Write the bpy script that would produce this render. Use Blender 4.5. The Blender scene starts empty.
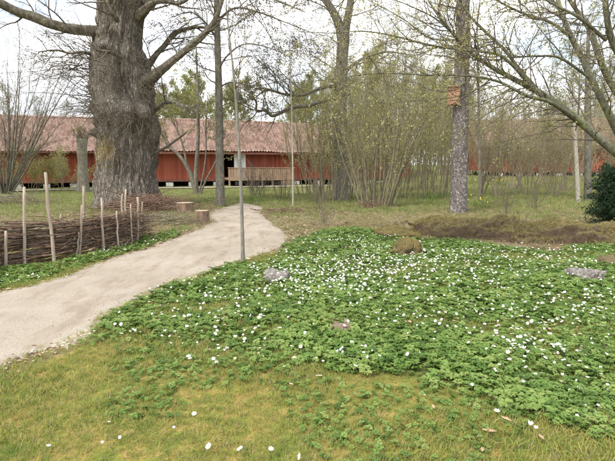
import bpy, bmesh, math, random
import numpy as np
from mathutils import Vector, Matrix, noise as mnoise

# ------------------------------------------------------------------ camera, sky, sun, exposure
S = bpy.context.scene
COL = S.collection
EYE = 1.6
FPX, CXP, CYP = 480.0, 307.5, 230.5          # focal length / centre in photo pixels (615 x 461)
PITCH = math.atan(66.5 / FPX)
cd = bpy.data.cameras.new('camera'); cam = bpy.data.objects.new('camera', cd); COL.objects.link(cam)
cam.location = (0, 0, EYE); cam.rotation_euler = (math.pi / 2 - PITCH, 0, 0)
cd.sensor_width = 36; cd.lens = 36 * FPX / 615; cd.clip_start = 0.05; cd.clip_end = 2000
S.camera = cam
SUN_EL, SUN_AZ = math.radians(50), math.radians(222)     # azimuth clockwise from +Y (behind the camera, to the left)
W = bpy.data.worlds.new('World'); S.world = W; W.use_nodes = True
wn = W.node_tree; wn.nodes.clear()
def wnode(t, **k):
    n = wn.nodes.new(t)
    for a, b in k.items(): setattr(n, a, b)
    return n
sky = wnode('ShaderNodeTexSky', sky_type='NISHITA', sun_disc=False)
sky.sun_elevation = SUN_EL; sky.sun_rotation = SUN_AZ; sky.air_density = 1.0; sky.dust_density = 1.5
tc = wnode('ShaderNodeTexCoord'); mp = wnode('ShaderNodeMapping'); mp.inputs['Scale'].default_value = (1, 1, 2.2)
nz = wnode('ShaderNodeTexNoise'); nz.inputs['Scale'].default_value = 2.6; nz.inputs['Detail'].default_value = 7
nz.inputs['Roughness'].default_value = 0.58; nz.inputs['Distortion'].default_value = 0.4
cr = wnode('ShaderNodeValToRGB'); cr.color_ramp.elements[0].position = 0.35; cr.color_ramp.elements[1].position = 0.49
cr.color_ramp.elements[0].color = (0.3, 0.3, 0.3, 1)
nz2 = wnode('ShaderNodeTexNoise'); nz2.inputs['Scale'].default_value = 5; nz2.inputs['Detail'].default_value = 5
cr2 = wnode('ShaderNodeValToRGB'); cr2.color_ramp.elements[0].position = 0.3; cr2.color_ramp.elements[1].position = 0.65
cr2.color_ramp.elements[0].color = (4.0, 4.25, 4.6, 1); cr2.color_ramp.elements[1].color = (9.6, 9.6, 9.6, 1)
mx = wnode('ShaderNodeMix', data_type='RGBA')
bg = wnode('ShaderNodeBackground'); bg.inputs['Strength'].default_value = 0.1
wo = wnode('ShaderNodeOutputWorld'); L = wn.links.new
L(tc.outputs['Generated'], mp.inputs['Vector']); L(mp.outputs[0], nz.inputs['Vector']); L(mp.outputs[0], nz2.inputs['Vector'])
L(nz.outputs['Fac'], cr.inputs[0]); L(nz2.outputs['Fac'], cr2.inputs[0])
L(cr.outputs[0], mx.inputs[0]); L(sky.outputs[0], mx.inputs[6]); L(cr2.outputs[0], mx.inputs[7])
L(mx.outputs[2], bg.inputs['Color']); L(bg.outputs[0], wo.inputs['Surface'])
sl = bpy.data.lights.new('sun', 'SUN'); sl.energy = 1.5; sl.angle = math.radians(12); sl.color = (1, 0.95, 0.87)
sun = bpy.data.objects.new('sun', sl); COL.objects.link(sun)
sd = Vector((math.sin(SUN_AZ) * math.cos(SUN_EL), math.cos(SUN_AZ) * math.cos(SUN_EL), math.sin(SUN_EL)))
sun.rotation_euler = (-sd).to_track_quat('-Z', 'Y').to_euler(); sun.location = sd * 60
S.view_settings.view_transform = 'Standard'; S.view_settings.look = 'None'
S.view_settings.exposure = 1.5; S.view_settings.gamma = 1

rng = np.random.default_rng(11); random.seed(11)

# ------------------------------------------------------------------ helpers
def sm(a, b, x):
    t = np.clip((np.asarray(x, float) - a) / (b - a), 0, 1); return t * t * (3 - 2 * t)
def ray(px, py):
    cx = (px - CXP) / FPX; cy = -(py - CYP) / FPX; c, s = math.cos(PITCH), math.sin(PITCH)
    return np.array([cx, c + cy * s, -s + cy * c])
def G(px, py, z=0.0):
    """point of the flat ground (height z) seen at a photo pixel"""
    d = ray(px, py); t = (z - EYE) / d[2]; return np.array([d[0] * t, d[1] * t])
def P(px, py, dist):
    """point at world distance dist (along +Y) seen at a photo pixel"""
    d = ray(px, py); return np.array([0, 0, EYE]) + d * (dist / d[1])
def nz2d(x, y, seed=0):
    """cheap smooth noise, about -1..1"""
    r = random.Random(seed); v = 0; x = np.asarray(x, float); y = np.asarray(y, float)
    for k in range(6):
        a = r.uniform(0, 6.28); f = 0.7 * 1.5 ** (k % 4) * r.uniform(.8, 1.25); p = r.uniform(0, 6.28); q = r.uniform(0, 6.28)
        v = v + np.sin(f * (x * math.cos(a) + y * math.sin(a)) + p + 1.3 * np.sin(f * .6 * (y * math.cos(a) - x * math.sin(a)) + q))
    return v / 3.2
def pip(x, y, poly):
    x = np.asarray(x, float); y = np.asarray(y, float); ins = np.zeros(x.shape, bool); n = len(poly)
    for i in range(n):
        x1, y1 = poly[i]; x2, y2 = poly[i - 1]
        c = ((y1 > y) != (y2 > y)) & (x < (x2 - x1) * (y - y1) / (y2 - y1 + 1e-12) + x1); ins ^= c
    return ins
def pdist(x, y, poly, closed=True):
    """distance to a polyline"""
    x = np.asarray(x, float); y = np.asarray(y, float); best = np.full(x.shape, 1e9); n = len(poly)
    for i in range(0 if closed else 1, n):
        ax, ay = poly[i - 1]; bx, by = poly[i]; dx, dy = bx - ax, by - ay
        t = np.clip(((x - ax) * dx + (y - ay) * dy) / (dx * dx + dy * dy + 1e-12), 0, 1)
        best = np.minimum(best, np.hypot(x - ax - t * dx, y - ay - t * dy))
    return best
def spline(pts, n):
    """Catmull-Rom through points, n samples"""
    pts = np.asarray(pts, float); m = len(pts)
    q = np.vstack([2 * pts[0] - pts[1], pts, 2 * pts[-1] - pts[-2]])
    u = np.linspace(0, m - 1 - 1e-9, n); i = u.astype(int); t = (u - i)[:, None]
    a, b, c, d = q[i], q[i + 1], q[i + 2], q[i + 3]
    return 0.5 * (2 * b + (c - a) * t + (2 * a - 5 * b + 4 * c - d) * t ** 2 + (3 * b - a - 3 * c + d) * t ** 3)

def link(o, parent=None):
    COL.objects.link(o)
    if parent is not None: o.parent = parent
    return o
def tag(o, label=None, cat=None, group=None, kind=None):
    if label: o['label'] = label
    if cat: o['category'] = cat
    if group: o['group'] = group
    if kind: o['kind'] = kind
    return o
def empty(name, loc=(0, 0, 0), rz=0):
    o = bpy.data.objects.new(name, None); o.empty_display_size = .2; o.location = loc; o.rotation_euler = (0, 0, rz)
    return link(o)
def np_mesh(name, verts, faces, mats, mi=None, smooth=True):
    """faces: an int array (n,k) or a list of such arrays"""
    me = bpy.data.meshes.new(name); verts = np.asarray(verts, np.float32)
    if not isinstance(faces, list): faces = [faces]
    faces = [np.asarray(f, np.int32) for f in faces if len(f)]
    lt = np.concatenate([np.full(len(f), f.shape[1], np.int32) for f in faces])
    lv = np.concatenate([f.ravel() for f in faces])
    me.vertices.add(len(verts)); me.vertices.foreach_set('co', verts.ravel())
    me.loops.add(len(lv)); me.loops.foreach_set('vertex_index', lv)
    me.polygons.add(len(lt)); me.polygons.foreach_set('loop_start', np.concatenate([[0], np.cumsum(lt)[:-1]]).astype(np.int32))
    me.polygons.foreach_set('loop_total', lt)
    if mi is not None: me.polygons.foreach_set('material_index', np.asarray(mi, np.int32))
    me.polygons.foreach_set('use_smooth', np.full(len(lt), smooth))
    for m in (mats if isinstance(mats, (list, tuple)) else [mats]): me.materials.append(m)
    me.update(calc_edges=True); me.validate(); return me
def obj(name, me, parent=None, loc=None):
    o = bpy.data.objects.new(name, me)
    if loc is not None: o.location = loc
    return link(o, parent)
def copy_tree(o, parent=None):
    c = o.copy(); COL.objects.link(c); c.parent = parent
    for ch in KIDS.get(o.name, []): copy_tree(ch, c)
    return c
KIDS = {}

class TB:
    """collects tapered tubes and leaf quads; builds them as one mesh"""
    def __init__(self): self.t = {}; self.lv = []
    def add(self, pts, rad, sides=4, cap=False): self.t.setdefault((len(pts), sides), []).append((pts, rad))
    def leaf(self, p, size): self.lv.append((p, size))
    def mesh(self, name, mats, aspect=1.6, r=None, offset=(0, 0, 0)):
        V, F, MI, base = [], [], [], 0
        for (n, s), L_ in self.t.items():
            p = np.array([a[0] for a in L_], float) - np.asarray(offset); rad = np.array([a[1] for a in L_], float)
            t = np.gradient(p, axis=1); t /= np.linalg.norm(t, axis=2, keepdims=True) + 1e-9
            m = t.mean(axis=1); ref = np.where(np.abs(m[:, 2:3]) > .8, [[1., 0.2, 0]], [[0, 0.1, 1.]])[:, None, :]
            u = np.cross(t, np.broadcast_to(ref, t.shape)); u /= np.linalg.norm(u, axis=2, keepdims=True) + 1e-9
            v = np.cross(t, u); a = np.arange(s) * 2 * math.pi / s
            ring = p[:, :, None, :] + rad[:, :, None, None] * (np.cos(a)[None, None, :, None] * u[:, :, None, :] + np.sin(a)[None, None, :, None] * v[:, :, None, :])
            B = len(L_); V.append(ring.reshape(-1, 3))
            i = np.arange(n - 1)[:, None] * s; k = np.arange(s)[None]; k2 = (k + 1) % s
            q = np.stack([i + k, i + s + k, i + s + k2, i + k2], -1).reshape(-1, 4)
            q = q[None] + (np.arange(B) * n * s)[:, None, None] + base
            F.append(q.reshape(-1, 4)); MI.append(np.zeros(B * len(q[0]), int)); base += B * n * s
        if self.lv:
            r = r or rng
            p = np.concatenate([np.atleast_2d(a[0]) for a in self.lv]) - np.asarray(offset)
            sz = np.concatenate([np.full(len(np.atleast_2d(a[0])), a[1]) for a in self.lv]) * r.uniform(.6, 1.35, len(p))
            d = r.normal(size=(len(p), 3)); d /= np.linalg.norm(d, axis=1, keepdims=True)
            e = np.cross(d, r.normal(size=(len(p), 3))); e /= np.linalg.norm(e, axis=1, keepdims=True) + 1e-9
            d = d * (sz * aspect)[:, None]; e = e * (sz * .5)[:, None]
            V.append(np.stack([p, p + d * .5 + e, p + d, p + d * .5 - e], 1).reshape(-1, 3))
            F.append((np.arange(len(p))[:, None] * 4 + np.arange(4)[None]) + base); MI.append(np.ones(len(p), int)); base += 4 * len(p)
        return np_mesh(name, np.concatenate(V), np.concatenate(F), mats, np.concatenate(MI))

def walk(p, d, L_, n, wander, trop, r):
    d = np.asarray(d, float); d = d / np.linalg.norm(d)
    q = d + np.cumsum(r.normal(0, wander, (n - 1, 3)), axis=0) + np.outer(np.arange(n - 1) / n, [0, 0, trop])
    q /= np.linalg.norm(q, axis=1, keepdims=True)
    return np.vstack([p, p + np.cumsum(q * (L_ / (n - 1)), axis=0)])
def sprout(tb, pts, rad, lvl, C, r, t0=.15, t1=1.0):
    """side shoots along a polyline. C: dict(n, ratio, ang, wander, trop, seg, sides, leaf, leafsize, maxl, minlen)"""
    seg = np.linalg.norm(np.diff(pts, axis=0), axis=1); Lt = seg.sum()
    k = max(1, int(round(C['n'][lvl] * r.uniform(.75, 1.25) * (Lt if C.get('per_m') else 1))))
    for j in range(k):
        t = t0 + (t1 - t0) * (j + r.uniform(.1, .9)) / k; f = t * (len(pts) - 1); i = min(int(f), len(pts) - 2); w = f - i
        p = pts[i] * (1 - w) + pts[i + 1] * w; d = pts[i + 1] - pts[i]; d = d / (np.linalg.norm(d) + 1e-9)
        rr = (rad[i] * (1 - w) + rad[i + 1] * w)
        side = np.cross(d, r.normal(size=3)); side /= np.linalg.norm(side) + 1e-9
        a = C['ang'][lvl] * r.uniform(.7, 1.25); nd = d * math.cos(a) + side * math.sin(a)
        if 'flat' in C: nd[2] *= C['flat']
        ln = C['len'][lvl] * r.uniform(.55, 1.2) * (1.1 - .55 * t)
        nr = min(rr * .62, C['rad'][lvl]) * r.uniform(.8, 1.05)
        n = C['seg'][lvl]
        q = walk(p, nd, ln, n, C['wander'], C['trop'], r)
        qr = np.linspace(nr, max(nr * .3, C.get('tip', .002)), n)
        tb.add(q, qr, C['sides'][lvl])
        if lvl + 1 < len(C['n']): sprout(tb, q, qr, lvl + 1, C, r)
        if lvl >= C['leafl'] and C['leaf']:
            m = max(1, int(C['leaf'] * r.uniform(.6, 1.4))); u = r.uniform(.2, 1, m) * (n - 1.001); ii = u.astype(int)
            tb.leaf(q[ii] + (q[ii + 1] - q[ii]) * (u - ii)[:, None] + r.normal(0, C['lsp'], (m, 3)), C['lsz'])

def mesh_from_bm(name, bm, mats, smooth=False):
    me = bpy.data.meshes.new(name); bm.to_mesh(me); bm.free()
    for m in (mats if isinstance(mats, (list, tuple)) else [mats]): me.materials.append(m)
    if smooth:
        for p in me.polygons: p.use_smooth = True
    return me
def box_me(name, x0, x1, y0, y1, z0, z1, mat, bevel=0.0):
    bm = bmesh.new(); bmesh.ops.create_cube(bm, size=1)
    for v in bm.verts: v.co = Vector(((x0 + x1) / 2 + v.co.x * (x1 - x0), (y0 + y1) / 2 + v.co.y * (y1 - y0), (z0 + z1) / 2 + v.co.z * (z1 - z0)))
    if bevel: bmesh.ops.bevel(bm, geom=bm.edges[:], offset=bevel, segments=1, affect='EDGES')
    return mesh_from_bm(name, bm, mat)

# ------------------------------------------------------------------ materials
MATS = {}
class NB:
    def __init__(self, name):
        self.m = bpy.data.materials.new(name); self.m.use_nodes = True; self.t = self.m.node_tree; self.t.nodes.clear()
        self.out = self.n('ShaderNodeOutputMaterial'); self.b = self.n('ShaderNodeBsdfPrincipled'); self.l(self.b.outputs[0], self.out.inputs[0])
        self.b.inputs['Roughness'].default_value = .85; self.b.inputs['Specular IOR Level'].default_value = .25
        MATS[name] = self.m
    def n(self, t, **k):
        x = self.t.nodes.new(t)
        for a, b in k.items(): setattr(x, a, b)
        return x
    def l(self, a, b): self.t.links.new(a, b)
    def coord(self, which='Object', scale=(1, 1, 1)):
        if which == 'World': c = self.n('ShaderNodeNewGeometry').outputs['Position']
        else: c = self.n('ShaderNodeTexCoord').outputs[which]
        m = self.n('ShaderNodeMapping'); m.inputs['Scale'].default_value = scale; self.l(c, m.inputs[0]); return m.outputs[0]
    def noise(self, vec, scale, detail=4, rough=.55, dist=0):
        x = self.n('ShaderNodeTexNoise'); self.l(vec, x.inputs['Vector']); x.inputs['Scale'].default_value = scale
        x.inputs['Detail'].default_value = detail; x.inputs['Roughness'].default_value = rough; x.inputs['Distortion'].default_value = dist
        return x.outputs['Fac']
    def voro(self, vec, scale, feature='F1', rnd=1):
        x = self.n('ShaderNodeTexVoronoi', feature=feature); self.l(vec, x.inputs['Vector']); x.inputs['Scale'].default_value = scale
        x.inputs['Randomness'].default_value = rnd; return x
    def ramp(self, fac, stops):
        x = self.n('ShaderNodeValToRGB'); e = x.color_ramp.elements
        while len(e) < len(stops): e.new(.5)
        for k, (p, c) in zip(e, stops): k.position = p; k.color = (*c, 1) if len(c) == 3 else c
        self.l(fac, x.inputs[0]); return x.outputs[0]
    def mix(self, f, a, b, mode='MIX'):
        x = self.n('ShaderNodeMix', data_type='RGBA', blend_type=mode)
        for v, i in ((f, 0), (a, 6), (b, 7)):
            if isinstance(v, (int, float)): x.inputs[i].default_value = v
            elif isinstance(v, tuple): x.inputs[i].default_value = (*v, 1)
            else: self.l(v, x.inputs[i])
        return x.outputs[2]
    def math(self, op, a, b=0.0, clamp=False):
        x = self.n('ShaderNodeMath', operation=op, use_clamp=clamp)
        for v, i in ((a, 0), (b, 1)):
            if isinstance(v, (int, float)): x.inputs[i].default_value = v
            else: self.l(v, x.inputs[i])
        return x.outputs[0]
    def attr(self, name): return self.n('ShaderNodeAttribute', attribute_name=name).outputs['Fac']
    def rand(self): return self.n('ShaderNodeObjectInfo').outputs['Random']
    def col(self, c): self.l(c, self.b.inputs['Base Color'])
    def bump(self, h, strength=.4, dist=.02):
        x = self.n('ShaderNodeBump'); x.inputs['Strength'].default_value = strength; x.inputs['Distance'].default_value = dist
        self.l(h, x.inputs['Height']); self.l(x.outputs[0], self.b.inputs['Normal'])
BK, WH = (0, 0, 0), (1, 1, 1)

def bark(name, dark, mid, light, lichen=None, lich_amt=.5, stretch=.25, scale=14, bump=.5, bd=.02, moss=None, lscale=5):
    b = NB(name); v = b.coord('Object', (1, 1, stretch))
    f = b.noise(v, scale, 6, .62, .6); c = b.ramp(f, [(.28, dark), (.5, mid), (.72, light)])
    w = b.coord('Object')
    c = b.mix(b.ramp(b.noise(w, 1.3, 3), [(.35, BK), (.7, (.5, .5, .5))]), c, dark)
    if lichen:
        k = b.ramp(b.noise(w, lscale, 5, .7), [(lich_amt, BK), (lich_amt + .07, WH)]); c = b.mix(k, c, lichen)
    if moss:
        k = b.ramp(b.noise(w, 1.1, 5, .6), [(.5, BK), (.66, (.8, .8, .8))]); c = b.mix(k, c, moss)
    b.col(c); b.bump(f, bump, bd); b.b.inputs['Roughness'].default_value = .95; b.b.inputs['Specular IOR Level'].default_value = .1
    return b.m
b = NB('oak_bark'); v = b.coord('Object', (1, 1, .17)); vd = b.n('ShaderNodeVectorMath', operation='ADD')
nzz = b.n('ShaderNodeTexNoise'); b.l(v, nzz.inputs['Vector']); nzz.inputs['Scale'].default_value = 6; nzz.inputs['Detail'].default_value = 4
ms = b.n('ShaderNodeVectorMath', operation='SCALE'); b.l(nzz.outputs['Color'], ms.inputs[0]); ms.inputs['Scale'].default_value = .22; b.l(v, vd.inputs[0]); b.l(ms.outputs[0], vd.inputs[1])
ve = b.voro(vd.outputs[0], 19, 'DISTANCE_TO_EDGE').outputs['Distance']; crk = b.ramp(ve, [(.0, BK), (.26, WH)]); fine = b.noise(b.coord('Object', (1, 1, .5)), 38, 5, .7)
c = b.ramp(fine, [(.3, (.20, .175, .143)), (.5, (.30, .265, .22)), (.72, (.43, .39, .335))])
c = b.mix(crk, (.14, .12, .097), c); c = b.mix(b.ramp(b.noise(b.coord('Object'), 1.6, 5, .65), [(.45, BK), (.7, (.5, .5, .5))]), c, (.10, .088, .07))
c = b.mix(b.ramp(b.noise(b.coord('Object'), 4, 5, .7), [(.56, BK), (.66, (.55, .55, .55))]), c, (.34, .32, .275)); b.col(c)
b.bump(b.math('ADD', b.math('MULTIPLY', crk, 1.0), b.math('MULTIPLY', fine, .5)), .9, .05); b.b.inputs['Roughness'].default_value = .95; b.b.inputs['Specular IOR Level'].default_value = .1; M_oak = b.m
M_oaklimb = bark('oak_limb_bark', (.045, .038, .03), (.13, .115, .09), (.26, .24, .19), (.20, .21, .12), .55, .5, 12, .7, .03)
M_grey = bark('grey_bark', (.07, .063, .052), (.16, .147, .12), (.27, .255, .21), (.22, .215, .12), .58, .4, 18, .5, .015)
M_spot = bark('lichen_spotted_bark', (.055, .046, .045), (.125, .106, .10), (.19, .168, .16), (.31, .30, .27), .53, .5, 16, .6, .02, None, 16)
M_limb = bark('mossy_grey_bark', (.055, .053, .036), (.14, .138, .10), (.25, .245, .185), (.18, .205, .09), .55, .6, 16, .6, .015)
M_twig = bark('twig_bark', (.07, .058, .046), (.145, .122, .098), (.23, .20, .16), None, .5, .6, 20, .3, .005)
M_hazel = bark('hazel_bark', (.12, .10, .068), (.205, .178, .122), (.30, .27, .195), (.24, .24, .125), .55, .4, 14, .3, .005)
M_pale = bark('pale_sapling_bark', (.20, .185, .15), (.34, .32, .265), (.46, .44, .38), None, .5, .4, 22, .3, .005)
M_bgbark = bark('forest_bark', (.10, .085, .07), (.18, .157, .13), (.26, .235, .20), None, .5, .3, 8, .3, .01)
M_pole = bark('young_bark', (.11, .102, .085), (.20, .19, .16), (.28, .27, .23), (.24, .25, .17), .6, .4, 22, .3, .004)
M_stake = bark('peeled_stake_wood', (.19, .15, .115), (.36, .30, .235), (.50, .44, .36), None, .5, .12, 24, .3, .004)
M_poll = bark('pollard_bark', (.10, .09, .07), (.22, .20, .16), (.34, .315, .265), (.25, .25, .14), .56, .3, 16, .8, .03)
M_brush = bark('brushwood_bark', (.07, .042, .031), (.21, .138, .10), (.37, .265, .20), None, .5, .3, 18, .3, .004)

def leafmat(name, cols, scale=3, trans=.35, rough=.6, patch=None):
    b = NB(name); f = b.math('ADD', b.math('MULTIPLY', b.rand(), .45), b.math('MULTIPLY', b.noise(b.coord('World'), scale, 3), .55))
    c = b.ramp(f, [(.25 + .5 * i / max(1, len(cols) - 1), x) for i, x in enumerate(cols)])
    b.col(c); b.b.inputs['Roughness'].default_value = rough
    t = b.n('ShaderNodeBsdfTranslucent'); b.l(c, t.inputs['Color'])
    x = b.n('ShaderNodeMixShader'); x.inputs[0].default_value = trans
    b.l(b.b.outputs[0], x.inputs[1]); b.l(t.outputs[0], x.inputs[2]); b.l(x.outputs[0], b.out.inputs[0])
    return b.m
M_bud = leafmat('bud_green', [(.20, .195, .06), (.30, .29, .09), (.38, .365, .15)])
M_dbud = leafmat('bud_brown', [(.08, .068, .045), (.14, .125, .065), (.20, .19, .09)])
M_spring = leafmat('spring_leaf', [(.16, .17, .05), (.25, .25, .08), (.33, .32, .13)])
M_bgleaf = leafmat('far_spring_leaf', [(.18, .165, .075), (.25, .235, .10), (.31, .29, .14)])
M_yew = leafmat('yew_needle', [(.012, .03, .014), (.025, .055, .022), (.05, .09, .035)], 4, .1)
M_anem = leafmat('anemone_leaf', [(.08, .148, .032), (.14, .235, .05), (.20, .295, .072), (.27, .335, .10)], 1.7, .35, .5)
M_lawn = leafmat('lawn_blade', [(.14, .225, .04), (.24, .29, .06), (.40, .345, .105), (.23, .29, .055)], 3.4, .4)
M_mossy = leafmat('moss_tuft', [(.15, .15, .035), (.24, .195, .06), (.32, .25, .11), (.19, .185, .05)], 3.5, .2, .9)
M_straw = leafmat('dry_grass', [(.18, .14, .075), (.29, .24, .135), (.40, .345, .21)], 1.0, .2, .8)
M_meadow = leafmat('meadow_blade', [(.12, .195, .038), (.19, .25, .062), (.30, .30, .11)], .6, .35)
M_yellow = leafmat('yellow_petal', [(.6, .5, .05), (.7, .6, .08)], 3, .2)

def simple(name, c, rough=.8, var=.15, scale=8, bump=.2, bd=.01, stretch=(1, 1, 1), metal=0):
    b = NB(name); v = b.coord('Object', stretch); f = b.noise(v, scale, 5, .6)
    lo = tuple(x * (1 - var * 1.6) for x in c); hi = tuple(min(1, x * (1 + var * 1.4)) for x in c)
    b.col(b.ramp(f, [(.3, lo), (.7, hi)])); b.bump(f, bump, bd); b.b.inputs['Roughness'].default_value = rough
    return b.m
M_wood = simple('weathered_wood', (.30, .21, .14), .85, .3, 7, .3, .01, (.6, .6, 6))
M_cut = simple('cut_log_wood', (.38, .31, .22), .85, .3, 14, .3, .008)
M_logside = simple('log_bark', (.17, .115, .08), .9, .45, 12, .7, .02, (1, 1, .3))
M_stone = simple('grey_stone', (.19, .172, .155), .9, .5, 26, .9, .02)
M_footing = simple('pale_footing_stone', (.42, .41, .38), .9, .25, 6, .4, .02)
M_dark = simple('dark_interior', (.02, .018, .016), .9, .2)  # near-black colour: shade painted in, for the inside and the gap below
M_white = simple('white_paint', (.78, .78, .76), .6, .05)
M_ply = simple('orange_plywood', (.40, .215, .13), .7, .2, 6, .1, .003, (1, 1, 5))
M_board = simple('red_brown_board', (.16, .07, .05), .85, .25, 6, .3, .01)
M_dryleaf = simple('dry_leaf', (.40, .27, .17), .8, .3, 20, .2, .003)
M_dryleaf2 = simple('pale_dry_leaf', (.55, .45, .33), .8, .25, 20, .2, .003)
M_petal = NB('white_petal').m
b = NB('white_petal'); M_petal = b.m; b.b.inputs['Base Color'].default_value = (.72, .72, .69, 1); b.b.inputs['Roughness'].default_value = .5
t_ = b.n('ShaderNodeBsdfTranslucent'); t_.inputs[0].default_value = (.82, .82, .78, 1); x_ = b.n('ShaderNodeMixShader'); x_.inputs[0].default_value = .25
b.l(b.b.outputs[0], x_.inputs[1]); b.l(t_.outputs[0], x_.inputs[2]); b.l(x_.outputs[0], b.out.inputs[0])
M_stamen = simple('yellow_stamen', (.65, .52, .10), .7, .15)

# red painted boards: vertical board tone, weathering
b = NB('red_boards'); v = b.coord('Object'); sx = b.n('ShaderNodeSeparateXYZ'); b.l(v, sx.inputs[0])
cell = b.math('FLOOR', b.math('DIVIDE', sx.outputs[0], .17)); wn_ = b.n('ShaderNodeTexWhiteNoise', noise_dimensions='1D'); b.l(cell, wn_.inputs['W'])
c = b.ramp(wn_.outputs['Value'], [(0, (.19, .046, .028)), (.5, (.275, .068, .038)), (1, (.36, .10, .055))])
c = b.mix(b.ramp(b.noise(b.coord('Object', (3, 3, .6)), 2.5, 5, .65), [(.45, BK), (.75, (.45, .45, .45))]), c, (.20, .10, .075))
b.col(c); b.bump(b.noise(b.coord('Object', (8, 8, .5)), 6), .2, .01); M_red = b.m
# clay tiles
b = NB('clay_tile'); v = b.coord('Object', (5, 3, 3)); vo = b.voro(b.coord('Object', (4.6, 2.6, 2.6)), 1)
c = b.ramp(vo.outputs['Color'], [(.1, (.17, .10, .08)), (.45, (.26, .163, .13)), (.9, (.34, .235, .195))])
c = b.mix(b.ramp(b.noise(b.coord('Object'), .9, 5, .65), [(.42, BK), (.72, (.55, .55, .55))]), c, (.16, .125, .10))
c = b.mix(b.ramp(b.noise(b.coord('Object'), 2.2, 4, .7), [(.6, BK), (.7, (.5, .5, .5))]), c, (.34, .30, .26))
b.col(c); b.bump(b.noise(v, 8), .2, .01); M_tile = b.m

# mossy earth / boulders
def mossmat(name, top, top2, earth, lo=.25, hi=.6):
    b = NB(name); g = b.n('ShaderNodeNewGeometry'); s = b.n('ShaderNodeSeparateXYZ'); b.l(g.outputs['Normal'], s.inputs[0]); v = b.coord('World')
    f = b.noise(v, 9, 6, .7); mo = b.ramp(b.noise(v, 2.2, 5, .65), [(.35, top), (.65, top2)]); ea = b.mix(b.ramp(f, [(.35, BK), (.65, WH)]), earth, tuple(x * .55 for x in earth))
    k = b.math('ADD', s.outputs[2], b.math('MULTIPLY', b.math('SUBTRACT', b.noise(v, 5, 5), .5), 1.1))
    c = b.mix(b.ramp(k, [(lo, BK), (hi, WH)]), ea, mo); c = b.mix(b.ramp(f, [(.3, (.4, .4, .4)), (.5, BK)]), c, (.12, .09, .055)); b.col(c)
    b.bump(b.noise(v, 22, 8, .8), 1.0, .06); b.b.inputs['Roughness'].default_value = 1; b.b.inputs['Specular IOR Level'].default_value = .05
    return b.m
M_bank = mossmat('mossy_earth', (.28, .225, .135), (.21, .185, .085), (.21, .155, .105), .2, .75)
M_moss = mossmat('moss_cushion', (.24, .175, .075), (.17, .16, .065), (.15, .11, .07), .1, .7)
M_greymound = mossmat('dry_mound', (.25, .21, .135), (.19, .165, .075), (.17, .135, .10), .1, .6)

# ground: lawn moss / litter / meadow, chosen by vertex masks plus noise
b = NB('ground'); v = b.coord('World')
n1 = b.noise(v, 3.2, 6, .68, .4); n2 = b.noise(v, 7, 6, .65); n3 = b.noise(v, 45, 4, .7)
lawn = b.ramp(b.math('ADD', b.math('MULTIPLY', n1, .6), b.math('MULTIPLY', n2, .4)), [(.36, (.11, .15, .03)), (.46, (.19, .195, .045)), (.55, (.31, .23, .075)), (.66, (.34, .22, .10))])
dry = b.ramp(n2, [(.3, (.09, .062, .038)), (.5, (.20, .152, .097)), (.7, (.30, .25, .165))])
mead = b.ramp(b.math('ADD', b.math('MULTIPLY', n1, .5), b.math('MULTIPLY', n2, .5)), [(.36, (.085, .11, .035)), (.5, (.15, .17, .055)), (.64, (.25, .215, .115))])
soil = b.ramp(n2, [(.3, (.07, .075, .025)), (.55, (.13, .16, .045)), (.75, (.20, .17, .075))])
def mk(a): return b.ramp(b.math('ADD', b.attr(a), b.math('MULTIPLY', b.math('SUBTRACT', n2, .5), .7)), [(.35, BK), (.65, WH)])
c = b.mix(mk('dry'), lawn, dry); c = b.mix(mk('mead'), c, mead); c = b.mix(mk('patch'), c, soil)
c = b.mix(b.ramp(n3, [(.3, (.6, .6, .6)), (.55, BK)]), c, (.06, .05, .02)); b.col(c)
b.bump(b.math('ADD', b.math('MULTIPLY', n3, .4), n2), .6, .04); b.b.inputs['Roughness'].default_value = 1; b.b.inputs['Specular IOR Level'].default_value = .05
M_ground = b.m
# gravel path
b = NB('gravel'); v = b.coord('World'); n1 = b.noise(v, .8, 5, .6, .5); n3 = b.noise(v, 70, 4, .75); vo = b.voro(v, 55)
c = b.ramp(n1, [(.3, (.265, .228, .18)), (.5, (.325, .283, .23)), (.72, (.375, .333, .275))])
c = b.mix(b.ramp(n3, [(.32, (.75, .75, .75)), (.5, BK)]), c, (.15, .122, .095)); c = b.mix(b.ramp(n3, [(.58, BK), (.72, (.6, .6, .6))]), c, (.46, .415, .355))
c = b.mix(b.ramp(b.noise(b.coord('World', (1, .35, 1)), 3.5, 5, .65), [(.48, BK), (.66, (.7, .7, .7))]), c, (.205, .16, .118)); b.col(c)
b.bump(b.math('ADD', n3, b.math('MULTIPLY', vo.outputs['Distance'], .6)), .55, .012); b.b.inputs['Roughness'].default_value = 1; b.b.inputs['Specular IOR Level'].default_value = .08
M_path = b.m

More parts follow.
